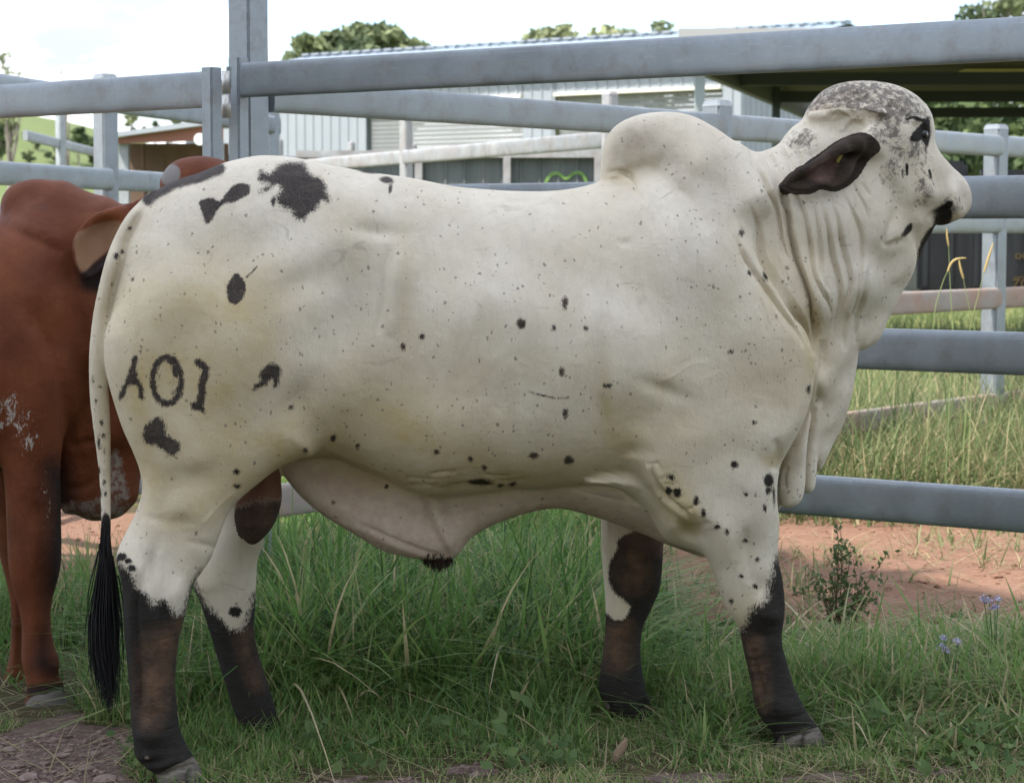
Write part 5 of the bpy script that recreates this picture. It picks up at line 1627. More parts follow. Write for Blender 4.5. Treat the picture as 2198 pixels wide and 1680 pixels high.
# ----------------------------------------------------------------------------------------------
# the brown bull behind
# ----------------------------------------------------------------------------------------------
def build_brown():
    B = Beast((-1.55, 6.06, 0), math.radians(7), (-1.15, -0.40, -0.08), (1.05, 0.42, 1.50), 0.0085)
    B.pillow([(60, 425), (10, 470), (-150, 480), (-400, 475), (-620, 455), (-780, 470), (-870, 560), (-880, 720), (-840, 880), (-720, 980), (-500, 1010), (-250, 1025), (0, 1010), (110, 960), (190, 900),
        (250, 760), (260, 620), (230, 500), (150, 430)], 0.0, [(-700, 650, .22), (-400, 750, .29), (-100, 750, .29), (120, 650, .24), (220, 650, .17)], R=.28, p=2.2, k=.03)
    B.pillow([(2, 460), (4, 425), (22, 400), (50, 388), (85, 384), (122, 390), (160, 404), (200, 420), (245, 434), (260, 520), (180, 600), (60, 580), (15, 520)], 0.0,
        [(60, 420, .085), (120, 440, .11), (60, 520, .17), (220, 500, .16)], R=.14, p=2.1, k=.02)
    B.pillow([(120, 405), (180, 418), (250, 440), (330, 430), (430, 440), (470, 560), (420, 760), (350, 900), (306, 1010), (297, 1067), (280, 1090), (256, 1110), (212, 1118), (188, 1116), (165, 1105),
        (131, 1093), (110, 1000), (90, 800), (60, 600)], 0.0, [(200, 500, .16), (330, 520, .14), (200, 700, .18), (330, 750, .12), (240, 900, .09), (290, 1000, .05), (200, 1060, .06), (150, 1060, .06)], p=2.0, k=.03)
    B.pillow([(343, 405), (350, 372), (370, 349), (400, 338), (440, 335), (485, 346), (530, 370), (580, 430), (620, 520), (640, 610), (600, 660), (540, 640), (450, 580), (370, 500)], -.05,
        [(400, 380, .09), (450, 450, .12), (540, 520, .10), (620, 620, .06)], p=2.1, k=.03)
    # drooping ear towards the viewer
    ear = [(330, 415), (290, 428), (250, 441), (215, 452), (190, 466), (170, 487), (157, 512), (153, 535), (158, 560), (168, 582), (178, 600), (200, 600), (230, 575), (270, 530), (320, 470)]
    B.pillow(ear, .22, [(320, 430, .02), (170, 540, .012)], tc=[(330, 430, .12), (240, 500, .22), (165, 550, .24)], R=.02, k=.008, cup=.04, cupd=.05)
    B.pillow([(-20, 700), (60, 640), (150, 760), (140, 900), (130, 1000), (131, 1100), (131, 1210), (112, 1290), (110, 1340), (115, 1378), (128, 1420), (126, 1446), (137, 1466), (141, 1500), (144, 1530), (58, 1530), (57, 1470),
        (46, 1420), (46, 1378), (44, 1320), (20, 1230), (14, 1120), (5, 1000), (-30, 860)], .15, [(60, 800, .10), (70, 1000, .09), (72, 1150, .075), (75, 1290, .055), (80, 1380, .042), (90, 1440, .047), (100, 1520, .055)], p=2.05, k=.03)
    B.pillow([(0, 950), (60, 1000), (62, 1150), (56, 1260), (48, 1400), (55, 1450), (70, 1500), (0, 1500), (12, 1440), (22, 1390), (20, 1280), (-10, 1150), (-20, 1000)], -.15, [(30, 1000, .08), (30, 1150, .06), (35, 1350, .042), (35, 1480, .05)], p=2.05, k=.03)
    for tt, sh in ((.16, 0), (-.16, 60)):
        B.pillow([(-820 + sh, 700), (-620 + sh, 720), (-600 + sh, 950), (-690 + sh, 1090), (-730 + sh, 1200), (-740 + sh, 1320), (-735 + sh, 1440), (-700 + sh, 1520), (-810 + sh, 1520), (-815 + sh, 1400), (-820 + sh, 1250), (-840 + sh, 1180), (-790 + sh, 1080), (-850 + sh, 900)],
            tt, [(-720 + sh, 850, .11), (-740 + sh, 1100, .07), (-770 + sh, 1300, .05), (-760 + sh, 1500, .055)], p=2.05, k=.03)
    B.skin(2)
    V = B.V; N = B.normals()
    px, py = project(*B.to_world(V))
    H = Canvas(-100, 330, 700, 1560)
    mm = .001
    H.crease([(4, 480), (40, 500), (90, 520), (140, 545)], 7 * mm, 10, 4 * mm, -20)
    H.crease([(20, 560), (40, 640), (70, 720)], 5 * mm, 12)
    H.crease([(60, 640), (110, 760), (140, 860), (150, 960)], 9 * mm, 14)
    H.crease([(160, 640), (185, 760), (190, 880), (180, 960)], 7 * mm, 12)
    H.crease([(230, 620), (260, 760), (270, 900)], 5 * mm, 10)
    H.crease([(150, 960), (190, 950), (240, 935)], 8 * mm, 8)
    H.crease([(140, 1050), (190, 1040), (230, 1000)], 8 * mm, 8)
    H.blob(70, 900, 50, 80, 10 * mm)
    H.blob(80, 1150, 20, 60, 6 * mm)
    near = sstep(-.02, .06, V[:, 1]) * sstep(0, .4, N[:, 1])
    B.V = V + N * (H.read(px, py) * near)[:, None]
    me = B.mesh('brown_bull')
    t = V[:, 1]
    earm = (sd_poly(px, py, smooth_poly(ear, True, 3)) < 6) & (t > .1)
    W = Canvas(-100, 330, 700, 1560)
    W.patch([(-20, 850), (40, 825), (60, 860), (85, 905), (90, 960), (75, 985), (95, 1000), (90, 1030), (60, 1010), (40, 970), (20, 930), (-20, 960)], 26)
    W.patch([(70, 1010), (110, 1050), (118, 1090), (100, 1120), (85, 1080)], 20)
    set_attr(me, 'white', np.where(earm, 0, W.read(px, py)) * (t > .05))
    DW = Canvas(-100, 330, 700, 1560)
    DW.patch([(136, 1084), (160, 1074), (190, 1076), (212, 1060), (226, 1010), (244, 965), (256, 975), (268, 1030), (276, 1076), (256, 1122), (190, 1130), (136, 1105)], 16)
    set_attr(me, 'dewlap', DW.read(px, py) * (np.abs(t) < .12) * (px < 300))
    DK = Canvas(-100, 330, 700, 1560)
    DK.patch([(95, 1000), (150, 1020), (150, 1240), (108, 1300), (112, 1400), (150, 1440), (150, 1460), (70, 1440), (75, 1380), (95, 1330), (90, 1250), (100, 1100)], 26)
    DK.patch([(60, 1470), (140, 1462), (150, 1490), (60, 1496)], 10)
    DK.patch([(168, 590), (176, 575), (200, 560), (240, 540), (240, 620), (180, 622)], 10)
    set_attr(me, 'dark', DK.read(px, py))
    IE = Canvas(-100, 330, 700, 1560)
    IE.patch([(160, 510), (185, 490), (230, 475), (262, 480), (250, 520), (205, 560), (176, 585), (164, 560)], 8)
    set_attr(me, 'inner', np.where(earm & (N[:, 1] > 0), IE.read(px, py), 0))
    HF = Canvas(-100, 330, 700, 1560)
    HF.patch([(62, 1500), (100, 1488), (138, 1484), (150, 1550), (50, 1550)], 4); HF.spot(366, 376, 20, 24, 30, 8)
    set_attr(me, 'hoof', HF.read(px, py))
    M = Mat('chestnut_hide', rough=.58, spec=.16)
    n1, n2 = M.noise(6, 5, .6), M.noise(50, 4, .6)
    hair = M.noise(1, 3, .6, M.coord(scale=(420, 420, 90)))
    c = M.mix(M.ramp(n1, [(.3, 0), (.7, 1)]), (.105, .029, .012), (.21, .066, .027))
    c = M.mix(M.math('MULTIPLY', M.ramp(hair, [(.35, 0), (.75, 1)]), .35), c, (.07, .022, .014))
    c = M.mix(M.math('MULTIPLY', M.attr('dark'), .95), c, (.012, .008, .008))
    sp = M.ramp(M.math('ADD', M.math('MULTIPLY', M.attr('white'), .30), M.math('SUBTRACT', M.noise(70, 5, .72, M.coord(scale=(1, 1, .5)), .8), .80)), [(.0, 0), (.06, 1)])
    c = M.mix(sp, c, (.42, .375, .34))
    dwl = M.ramp(M.math('ADD', M.attr('dewlap'), M.math('MULTIPLY', M.math('SUBTRACT', M.noise(60, 4, .65), .5), .9)), [(.4, 0), (.6, 1)])
    c = M.mix(dwl, c, M.mix(M.ramp(M.noise(55, 4, .65), [(.44, 0), (.58, 1)]), (.27, .225, .195), (.15, .065, .04)))
    c = M.mix(M.ramp(M.attr('inner'), [(.3, 0), (.7, 1)]), c, (.25, .14, .08))
    c = M.mix(M.ramp(M.attr('hoof'), [(.35, 0), (.65, 1)]), c, (.19, .175, .165))
    M.color(c)
    b = M.bump(hair, .5, .004); M.bump(M.noise(26, 6, .62), .5, .01, b)
    o = link('brown_bull', me, M.m); B.place(o)
    tag(o, 'chestnut brown bull standing behind the rump of the white bull', 'bull')
build_brown()
# ----------------------------------------------------------------------------------------------
# trees and shrubs
# ----------------------------------------------------------------------------------------------
def leaf_material(name, c0, c1, trans=.25):
    M = Mat(name, rough=.7, spec=.2)
    info = M.n('ShaderNodeObjectInfo')
    c = M.mix(M.ramp(M.attr('tone'), [(.0, 0), (1.0, 1)]), c0, c1)
    M.color(c)
    tr = M.n('ShaderNodeBsdfTranslucent'); M.l(c, tr.inputs['Color'])
    ms = M.n('ShaderNodeMixShader'); ms.inputs[0].default_value = trans
    out = M.nt.nodes['Material Output']
    M.l(M.b.outputs[0], ms.inputs[1]); M.l(tr.outputs[0], ms.inputs[2]); M.l(ms.outputs[0], out.inputs['Surface'])
    return M.m
BARK = Mat('pale_bark', rough=.9); BARK.color(BARK.mix(BARK.ramp(BARK.noise(1, 4, .6, BARK.coord(scale=(8, 8, 1.5))), [(.3, 0), (.7, 1)]), (.16, .13, .11), (.36, .32, .28)))
LEAF_GREY = leaf_material('gum_leaves', (.075, .105, .055), (.22, .25, .125))
LEAF_PALE = leaf_material('pale_gum_leaves', (.15, .18, .10), (.34, .36, .20))
LEAF_DARK = leaf_material('dark_leaves', (.04, .065, .028), (.13, .175, .065))

def leaf_mesh(name, centers, sizes, rs, stretch=1.6):
    n = len(centers)
    a = rs.normal(size=(n, 3)); a /= np.linalg.norm(a, axis=1, keepdims=True)
    b = np.cross(a, rs.normal(size=(n, 3))); b /= np.linalg.norm(b, axis=1, keepdims=True)
    s = sizes[:, None]
    V = np.stack([centers - a * s * stretch / 2, centers + b * s * .5, centers + a * s * stretch / 2, centers - b * s * .5], 1).reshape(-1, 3)
    F = np.arange(4 * n).reshape(-1, 4)
    me = np_mesh(name, V, F, smooth=False)
    return me

def tree(name, label, base, height, crown_w, crown_h, clumps, leaves, leaf, mat, seed, group=None, cat='tree', lean=0.0, trunk_r=None, open_=.55):
    rs = np.random.RandomState(seed)
    e = empty(name, base)
    tag(e, label, cat, group)
    tr = trunk_r or height * .018
    cz = height - crown_h / 2
    # clump centres on an uneven dome
    C = []
    for i in range(clumps):
        th = rs.rand() * 6.283; r = math.sqrt(rs.rand())
        zz = rs.uniform(-1, 1)
        k = math.sqrt(max(0, 1 - abs(zz) ** 2.2))
        C.append((math.cos(th) * r * k * crown_w / 2 + lean * (zz + 1), math.sin(th) * r * k * crown_w / 2, cz + zz * crown_h / 2 * (.8 + .2 * rs.rand())))
    C = np.array(C)
    rad = (crown_w + crown_h) / 2 * rs.uniform(.10, .20, clumps)
    per = np.maximum(8, (leaves * rad ** 2 / (rad ** 2).sum()).astype(int))
    P, tone = [], []
    for c, r, m in zip(C, rad, per):
        q = rs.normal(size=(m, 3)); q /= np.linalg.norm(q, axis=1, keepdims=True)
        q *= (rs.rand(m, 1) ** .45) * r * np.array([1.15, 1.15, .72])
        P.append(c + q)
        tone.append(np.clip(.45 + .3 * rs.normal() + .25 * rs.normal(size=m), 0, 1))
    P = np.concatenate(P); tone = np.concatenate(tone)
    me = leaf_mesh('crown', P, leaf * rs.uniform(.6, 1.3, len(P)), rs)
    set_attr(me, 'tone', np.repeat(tone, 4))
    link('crown', me, mat, e)
    # trunk and limbs as one tapered wood mesh
    paths = []
    top = np.array([lean * .6, 0, cz])
    tp = [np.array([0, 0, -.2]) + (top - np.array([0, 0, -.2])) * f + np.array([math.sin(f * 5 + seed) * .03 * height * f * (1 - f), 0, 0]) for f in np.linspace(0, 1, 7)]
    paths.append((tp, list(np.linspace(tr, tr * .35, 7))))
    for i in range(min(clumps, 14)):
        f = rs.uniform(.45, .95); s0 = tp[int(f * 6)]
        c = C[i]; mid = (s0 + c) / 2 + np.array([0, 0, -.04 * height])
        paths.append(([s0, (s0 + mid) / 2, mid, (mid + c) / 2, c], [tr * .45, tr * .35, tr * .25, tr * .15, tr * .06]))
    strands('trunk', paths, BARK.m, e, sides=6)
    return e

def build_trees():
    def base(px, d, z=0.0): return (col(px, d), d, z)
    def hgt(py, d, z0=0.0): return at(1099, py, d).z - z0
    # skyline behind the white shed
    d = 75
    for k, (px, top, w, h) in enumerate(((668, 86, 2.0, 2.6), (725, 66, 2.6, 3.4), (790, 68, 2.8, 3.2), (850, 76, 2.2, 2.8))):
        tree('gum_tree', ('leftmost and lowest dark gum tree on the skyline above the shed roof', 'round-topped dark gum tree second from left above the shed roof',
             'dark gum tree third from left above the shed roof with a gap beside it', 'rightmost of the dark gum trees above the left of the shed roof')[k],
             base(px, d + 3 * k), hgt(top, d + 3 * k), w * 1.25, h * 1.35, 17, 2600, .30, LEAF_GREY, 40 + k, 'dark gum trees above the shed roof')
    d = 95
    for k, (px, top, w, h) in enumerate(((1160, 72, 3.0, 2.4), (1205, 54, 4.2, 4.0), (1262, 66, 4.4, 3.4), (1325, 72, 3.4, 3.0), (1415, 58, 2.8, 3.2))):
        tree('pale_gum_tree', ('low pale gum tree at the left end of the pale row above the shed roof', 'tallest pale gum tree above the middle of the shed roof', 'broad pale gum tree right of the tallest one above the shed roof',
             'thin pale gum tree above the right half of the shed roof', 'wispy pale gum tree beside the white fascia of the open shed')[k],
             base(px, d + 4 * k), hgt(top, d + 4 * k), w * 1.2, h * 1.4, 15, 1700 if k < 4 else 700, .28, LEAF_PALE, 60 + k, 'pale gum trees above the shed roof')
    # left edge
    d = 110
    tree('pale_gum_tree', 'pale open gum tree rising above the rails at the left edge', base(22, d), hgt(114, d), 2.0, 3.4, 20, 900, .12, LEAF_PALE, 81)
    tree('pale_gum_tree', 'sparse feathery gum tree rising above the gate rail', base(148, d + 20), hgt(138, d + 20), 1.6, 2.8, 15, 420, .10, LEAF_PALE, 83)
    for k, (px, top, bot, wpx, lab, mt) in enumerate((
            (8, 238, 356, 74, 'dark dense tree at the left edge seen between gate and fence rails', LEAF_DARK), (174, 272, 356, 58, 'broad dark tree between the pale fence post and the capped post', LEAF_DARK),
            (206, 290, 356, 42, 'dark bush touching the capped post on its left', LEAF_DARK), (124, 304, 352, 50, 'green bush directly behind the pale fence post', LEAF_GREY),
            (86, 292, 322, 36, 'rounded green tree in the hollow below the hill', LEAF_GREY), (70, 322, 352, 38, 'low green bush left of the pale fence post on the hill', LEAF_GREY),
            (60, 280, 300, 18, 'small grey tree half way up the green hill', LEAF_PALE), (338, 262, 286, 32, 'small dark tree on the hill crest above the brown shelter', LEAF_GREY),
            (380, 247, 286, 48, 'larger dark tree on the hill crest above the brown shelter', LEAF_GREY), (316, 271, 286, 20, 'little bush on the crest left of the two dark trees', LEAF_GREY),
            (288, 240, 270, 42, 'grey open tree standing on the hilltop beside the capped post', LEAF_PALE))):
        ds = np.linspace(152, 268, 120)
        zs = hill_z(col(px, 1.0) * ds, ds)
        pyh = project(col(px, 1.0) * ds, ds, zs)[1]
        j = int(np.argmin(np.abs(pyh - bot)))
        d, z0 = float(ds[j]), float(zs[j])
        H_ = at(1099, top, d).z - z0
        tree('hill_tree', lab, (col(px, d), d, z0), H_, wpx / FPX * d * .85, H_ * .85, 13, 1300, .05 * H_ + .08, mt, 90 + k, 'trees on and below the green hill', trunk_r=.12)
    # right: bush under and beyond the open shed
    for k, (px, d, top, w, h) in enumerate(((2000, 48, 205, 3.6, 5.0), (2075, 50, 196, 4.2, 5.4), (2150, 47, 190, 4.0, 5.6), (2225, 49, 196, 4.2, 5.4), (1955, 52, 210, 3.2, 4.6), (2110, 44, 262, 2.6, 2.6), (2040, 43, 272, 2.6, 2.4), (2190, 43, 258, 2.8, 2.8))):
        tree('dark_gum_tree', ('dark tree right beside the brow of the bull under the open shed roof', 'dark tree above the muzzle under the open shed roof', 'dark tree left of the right-hand picture edge under the open shed roof', 'dark tree cut by the right picture edge under the open shed roof',
             'dark tree half hidden by the forehead of the bull', 'lower bush between muzzle and capped post', 'lower bush just right of the eye of the bull', 'lower bush right of the capped post')[k],
             base(px, d), hgt(top, d), w, h, 20, 3200, .16, LEAF_DARK, 120 + k, 'dark trees beyond the open shed')
    tree('tall_gum_tree', 'tall gum tree crown cut by the top right corner', base(2150, 60), hgt(-120, 60), 2.2, 3.6, 16, 1800, .15, LEAF_GREY, 140)
    # unseen trees added behind the viewer to take low light off the flanks
    for k, (x, y, hh, ww) in enumerate(((-15, -9, 8.5, 6.5), (-8.5, -11, 9.5, 7), (-2, -12, 9, 7), (4.5, -11.5, 10, 7.5), (11, -10, 9, 7), (17, -7, 9, 7))):
        tree('added_rear_tree', ('first', 'second', 'third', 'fourth', 'fifth', 'last')[k] + ' light-blocking tree from the left in the unseen row added behind the viewer', (x, y, 0), hh, ww, hh * .82, 30, 2600, .55, LEAF_GREY, 160 + k, 'unseen trees added to block low light')
    # unseen gum added beside the yard so that its crown shades the animals
    tree('added_shade_tree', 'unseen gum tree added beside the yard to cast shade on the bulls', (-6.6, -1.25, 0), 15.2, 9.4, 4.2, 64, 9500, .5, LEAF_GREY, 150, trunk_r=.32)
build_trees()
# ----------------------------------------------------------------------------------------------
# grass, straw, gravel, weeds
# ----------------------------------------------------------------------------------------------
def grass_material(name, cols, trans=.4):
    M = Mat(name, rough=.5, spec=.22)
    c = M.ramp(M.attr('tone'), cols)
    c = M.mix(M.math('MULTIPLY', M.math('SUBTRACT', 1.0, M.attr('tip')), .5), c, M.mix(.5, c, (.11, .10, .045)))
    M.color(c)
    tr = M.n('ShaderNodeBsdfTranslucent'); M.l(c, tr.inputs['Color'])
    ms = M.n('ShaderNodeMixShader'); ms.inputs[0].default_value = trans
    M.l(M.b.outputs[0], ms.inputs[1]); M.l(tr.outputs[0], ms.inputs[2]); M.l(ms.outputs[0], M.nt.nodes['Material Output'].inputs['Surface'])
    return M.m
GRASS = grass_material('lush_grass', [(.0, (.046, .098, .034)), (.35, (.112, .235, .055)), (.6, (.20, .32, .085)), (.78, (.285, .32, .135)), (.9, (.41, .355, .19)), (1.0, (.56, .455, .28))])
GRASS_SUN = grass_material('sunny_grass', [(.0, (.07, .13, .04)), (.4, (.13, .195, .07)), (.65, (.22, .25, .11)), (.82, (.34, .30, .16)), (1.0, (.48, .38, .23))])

def blades(name, x, y, h, w, tone, mat, rs, lean=.35, bend=.5, seg=4, yaw=None, z0=None, flat=0.0):
    n = len(x)
    yaw = rs.rand(n) * 2 * math.pi if yaw is None else yaw
    ln = np.abs(rs.normal(0, lean, n)) + flat
    bd = np.abs(rs.normal(0, bend, n))
    dx, dy = np.cos(yaw), np.sin(yaw)
    tw = yaw + math.pi / 2 + rs.normal(0, .5, n)
    sx, sy = np.cos(tw), np.sin(tw)
    z = gz(x, y) - .004 if z0 is None else z0
    V = np.zeros((n, seg + 1, 2, 3), dtype=np.float32)
    tip = np.zeros((n, seg + 1, 2), dtype=np.float32)
    for i in range(seg + 1):
        f = i / seg
        out = h * (ln * f + bd * f * f)
        up = h * np.maximum(f - .42 * bd * f * f - .22 * ln * ln * f, .02 * f)
        ww = w * (1 - f ** 1.7) * .5 + .0002
        for s, sg in enumerate((-1, 1)):
            V[:, i, s, 0] = x + dx * out + sg * sx * ww
            V[:, i, s, 1] = y + dy * out + sg * sy * ww
            V[:, i, s, 2] = z + up
        tip[:, i, :] = f
    base = (np.arange(n) * (seg + 1) * 2)[:, None]
    F = np.concatenate([np.stack([base[:, 0] + 2 * i, base[:, 0] + 2 * i + 1, base[:, 0] + 2 * i + 3, base[:, 0] + 2 * i + 2], 1) for i in range(seg)])
    me = np_mesh(name, V.reshape(-1, 3), F)
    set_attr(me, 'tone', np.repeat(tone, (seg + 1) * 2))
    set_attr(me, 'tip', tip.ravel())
    return link(name, me, mat)

# hoof prints keep blades off the animals' feet
FEET = []
def clear_of_feet(x, y, r=.07):
    k = np.ones(len(x), bool)
    for fx, fy in FEET:
        k &= (x - fx) ** 2 + (y - fy) ** 2 > r * r
    return k

def tufts(rs, n, x0, x1, y0, y1, per, spread):
    """blade roots gathered in tufts; returns roots and their tuft number"""
    m = max(1, n // per)
    cx, cy = rs.uniform(x0, x1, m), rs.uniform(y0, y1, m)
    k = rs.randint(0, m, n)
    return cx[k] + rs.normal(0, spread, n), cy[k] + rs.normal(0, spread, n), k

def build_grass():
    rs = np.random.RandomState(21)
    for px, py, t in ((390, 1690, .18), (1715, 1600, .175)):
        pass
    def P(x, y): return project(x, y, np.zeros_like(x))
    # long grass behind the legs
    x, y, k = tufts(rs, 7600, -1.15, .62, 5.95, 7.35, 17, .065)
    px, py = P(x, y)
    hmap = np.interp(px, [350, 560, 700, 900, 1100, 1300, 1420, 1500], [.20, .46, .52, .42, .46, .40, .16, .10])
    keep = (px > 330) & (px < 1500) & (rs.rand(len(x)) < np.interp(px, [330, 560, 1320, 1440, 1500], [.35, 1, 1, .35, .15]))
    x, y, k, hmap = x[keep], y[keep], k[keep], hmap[keep]
    tf = np.random.RandomState(2).rand(9999)
    h = hmap * (.45 + .6 * rs.rand(len(x))) * (.7 + .5 * tf[k])
    tone = np.clip(.36 + .4 * (tf[k + 77] - .5) + rs.normal(0, .19, len(x)) + (rs.rand(len(x)) < .09) * .45, 0, 1)
    tag(blades('long_grass', x, y, h, rs.uniform(.006, .017, len(x)), tone, GRASS, rs, .6, 1.0, 6), 'long lush green grass behind the legs of the white bull', 'grass', kind='stuff')
    # mid-height grass under the bull
    x, y, k = tufts(rs, 15000, -1.1, 1.0, 5.25, 6.1, 18, .05)
    h = np.interp(y, [5.25, 5.6, 6.1], [.045, .09, .22]) * rs.uniform(.5, 1.25, len(x))
    px, py = P(x, y)
    h = h * np.where(((px > 1265) & (px < 1440) & (y < 5.86)) | ((px > 1600) & (px < 1810) & (y < 5.60)), .30, 1)
    keep = (path_mask(x, y) < .4) & (rs.rand(len(x)) < .95)
    x, y, h = x[keep], y[keep], h[keep]
    tone = np.clip(.42 + rs.normal(0, .16, len(x)) + (rs.rand(len(x)) < .16) * .4, 0, 1)
    tag(blades('mid_grass', x, y, h, rs.uniform(.003, .006, len(x)), tone, GRASS, rs, .45, .6, 4), 'trampled green grass under the white bull', 'grass', kind='stuff')
    # short foreground sward
    x = rs.uniform(-2.5, 2.6, 78000); y = rs.uniform(4.5, 5.85, 78000)
    clump = vnoise(x, y, 7, 31)
    keep = (path_mask(x, y) < .35 + .25 * rs.rand(len(x))) & (rs.rand(len(x)) < .15 + .95 * clump)
    x, y, clump = x[keep], y[keep], clump[keep]
    h = rs.uniform(.015, .05, len(x)) * (.45 + 1.0 * clump)
    tone = np.clip(.58 + .3 * (vnoise(x, y, 3, 33) - .5) + rs.normal(0, .15, len(x)) + (rs.rand(len(x)) < .25) * .3, 0, 1)
    tag(blades('short_grass', x, y, h, rs.uniform(.0022, .0045, len(x)), tone, GRASS, rs, .6, .6, 3), 'short worn grass with dry stems along the bottom edge', 'grass', kind='stuff')
    # tufty bank on the right
    x, y, k = tufts(rs, 24000, .42, 2.6, 5.2, 6.75, 34, .06)
    px, py = P(x, y)
    lim = np.interp(px, [1400, 1700, 1900, 2198], [1420, 1400, 1385, 1360])
    keep = (py > lim + 60 * (vnoise(x, y, 2.5, 35) - .5)) & (px > 1330)
    keep &= ~((px < 1620) & (py < 1440) & (rs.rand(len(x)) < .6))
    x, y, k, px, py = x[keep], y[keep], k[keep], px[keep], py[keep]
    big = np.interp(px, [1400, 1800, 1950, 2200], [.45, .8, 1, 1.1]) * np.interp(y, [5.2, 5.5, 5.9, 6.4, 6.75], [.25, .5, 1.0, .9, .55]) * np.where(y < 5.62, np.interp(px, [1600, 1640, 1790, 1850], [.5, .2, .25, 1]), 1)
    h = .20 * big * (.5 + .7 * rs.rand(len(x))) * (.6 + .8 * tf[k + 300])
    tone = np.clip(.60 + .3 * (tf[k + 500] - .5) + rs.normal(0, .16, len(x)) + (rs.rand(len(x)) < .2) * .35, 0, 1)
    tag(blades('tufted_grass', x, y, h, rs.uniform(.004, .012, len(x)), tone, GRASS, rs, .75, 1.0, 5), 'tufted green and straw grass at the lower right', 'grass', kind='stuff')
    # broad arching blades thrown over the rest
    n = 2600
    x = rs.uniform(-1.15, 1.95, n); y = rs.uniform(5.3, 7.1, n)
    px, py = P(x, y)
    keep = (path_mask(x, y) < .3) & ~((px > 1600) & (px < 1810) & (y < 5.65)) & ((px > 1480) | (y > 5.75)) & ~((y > 6.6) & (px > 1380)) & (px > 330)
    x, y = x[keep], y[keep]
    h = rs.uniform(.10, .30, len(x)) * np.interp(y, [5.3, 6.0, 7.1], [.55, 1, 1.25])
    tone = np.clip(.58 + rs.normal(0, .17, len(x)) + (rs.rand(len(x)) < .25) * .3, 0, 1)
    tag(blades('arching_grass', x, y, h, rs.uniform(.006, .014, len(x)), tone, GRASS, rs, .8, 1.1, 7), 'broad arching grass blades lying over the sward', 'grass', kind='stuff')
    # long grass filling the lane under the belly
    x, y, k = tufts(rs, 5200, -1.9, .75, 7.2, 9.9, 22, .08)
    px, py = P(x, y)
    keep = (px > 470) & (px < 1335)
    x, y = x[keep], y[keep]
    tag(blades('lane_long_grass', x, y, rs.uniform(.18, .46, len(x)), rs.uniform(.006, .014, len(x)), np.clip(.42 + rs.normal(0, .2, len(x)) + (rs.rand(len(x)) < .15) * .35, 0, 1), GRASS, rs, .5, .9, 5), 'long grass seen under the belly of the white bull', 'grass', kind='stuff')
    # broad-leaved weeds low in the sward
    cx, cy = rs.uniform(-1.0, 1.9, 150), rs.uniform(5.05, 6.9, 150)
    bx, by = P(cx, cy)
    pm = (path_mask(cx, cy) < .3) & ~((bx > 1590) & (bx < 1820) & (cy < 5.7)) & ~((bx > 1260) & (bx < 1450) & (cy < 5.95)) & ~((bx > 460) & (bx < 650) & (cy < 5.9)); cx, cy = cx[pm], cy[pm]
    C = np.concatenate([np.stack([a + rs.normal(0, .03, 14), b + rs.normal(0, .03, 14), gz(a, b) + rs.uniform(.015, .09, 14)], 1) for a, b in zip(cx, cy)])
    me = leaf_mesh('broadleaf_weeds', C, rs.uniform(.012, .03, len(C)), rs, 1.7)
    set_attr(me, 'tone', np.repeat(np.clip(rs.normal(.55, .25, len(C)), 0, 1), 4))
    tag(link('broadleaf_weeds', me, leaf_material('broadleaf_green', (.06, .115, .04), (.17, .24, .09), .35)), 'small broad-leaved weeds scattered through the grass', 'weeds', kind='stuff')
    # sparse weeds in the dirt lane
    x, y, k = tufts(rs, 2400, -.2, 3.0, 6.9, 9.9, 22, .06)
    tag(blades('lane_grass', x, y, rs.uniform(.03, .16, len(x)), rs.uniform(.004, .009, len(x)), np.clip(.62 + rs.normal(0, .2, len(x)), 0, 1), GRASS_SUN, rs, .6, .9, 4), 'sparse grass seedlings in the red dirt lane', 'grass', kind='stuff')
    # left, behind the brown bull
    x, y, k = tufts(rs, 10000, -3.4, -.85, 6.12, 8.2, 24, .06)
    h = np.interp(y, [6.0, 6.5, 7.2, 8.2], [.04, .14, .30, .2]) * rs.uniform(.5, 1.2, len(x))
    tone = np.clip(.36 + rs.normal(0, .15, len(x)) + (rs.rand(len(x)) < .12) * .4, 0, 1)
    keep = (rs.rand(len(x)) < np.where(y > 7.2, .4, 1))
    tag(blades('left_grass', x[keep], y[keep], h[keep], rs.uniform(.004, .008, keep.sum()), tone[keep], GRASS, rs, .4, .6, 4), 'green grass behind the legs of the brown bull', 'grass', kind='stuff')
    # sunlit grass beyond the dirt lane
    x, y, k = tufts(rs, 62000, -1.9, 4.2, 9.75, 13.8, 40, .13)
    px, py = P(x, y)
    keep = px > 480
    x, y, k = x[keep], y[keep], k[keep]
    h = np.interp(y, [9.7, 10.1, 11.0, 13.8], [.2, .42, .52, .50]) * rs.uniform(.45, 1.25, len(x)) * (.65 + .6 * tf[k + 900])
    tone = np.clip(.48 + .4 * (tf[k + 1500] - .5) + rs.normal(0, .18, len(x)) + (rs.rand(len(x)) < .28) * .35, 0, 1)
    tag(blades('sunlit_grass', x, y, h, rs.uniform(.006, .012, len(x)), tone, GRASS_SUN, rs, .4, .6, 4), 'tall sunlit green and yellow grass beyond the fence on the right', 'grass', kind='stuff')
    # further paddock
    x = rs.uniform(-9, 9, 26000); y = 13.5 + 22 * rs.rand(26000) ** 1.5
    h = rs.uniform(.12, .34, len(x)); tone = np.clip(.42 + rs.normal(0, .2, len(x)), 0, 1)
    tag(blades('paddock_grass', x, y, h, rs.uniform(.01, .02, len(x)), tone, GRASS_SUN, rs, .4, .5, 3), 'paddock grass around the far yards', 'grass', kind='stuff')
    # straw lying about
    n = 2600
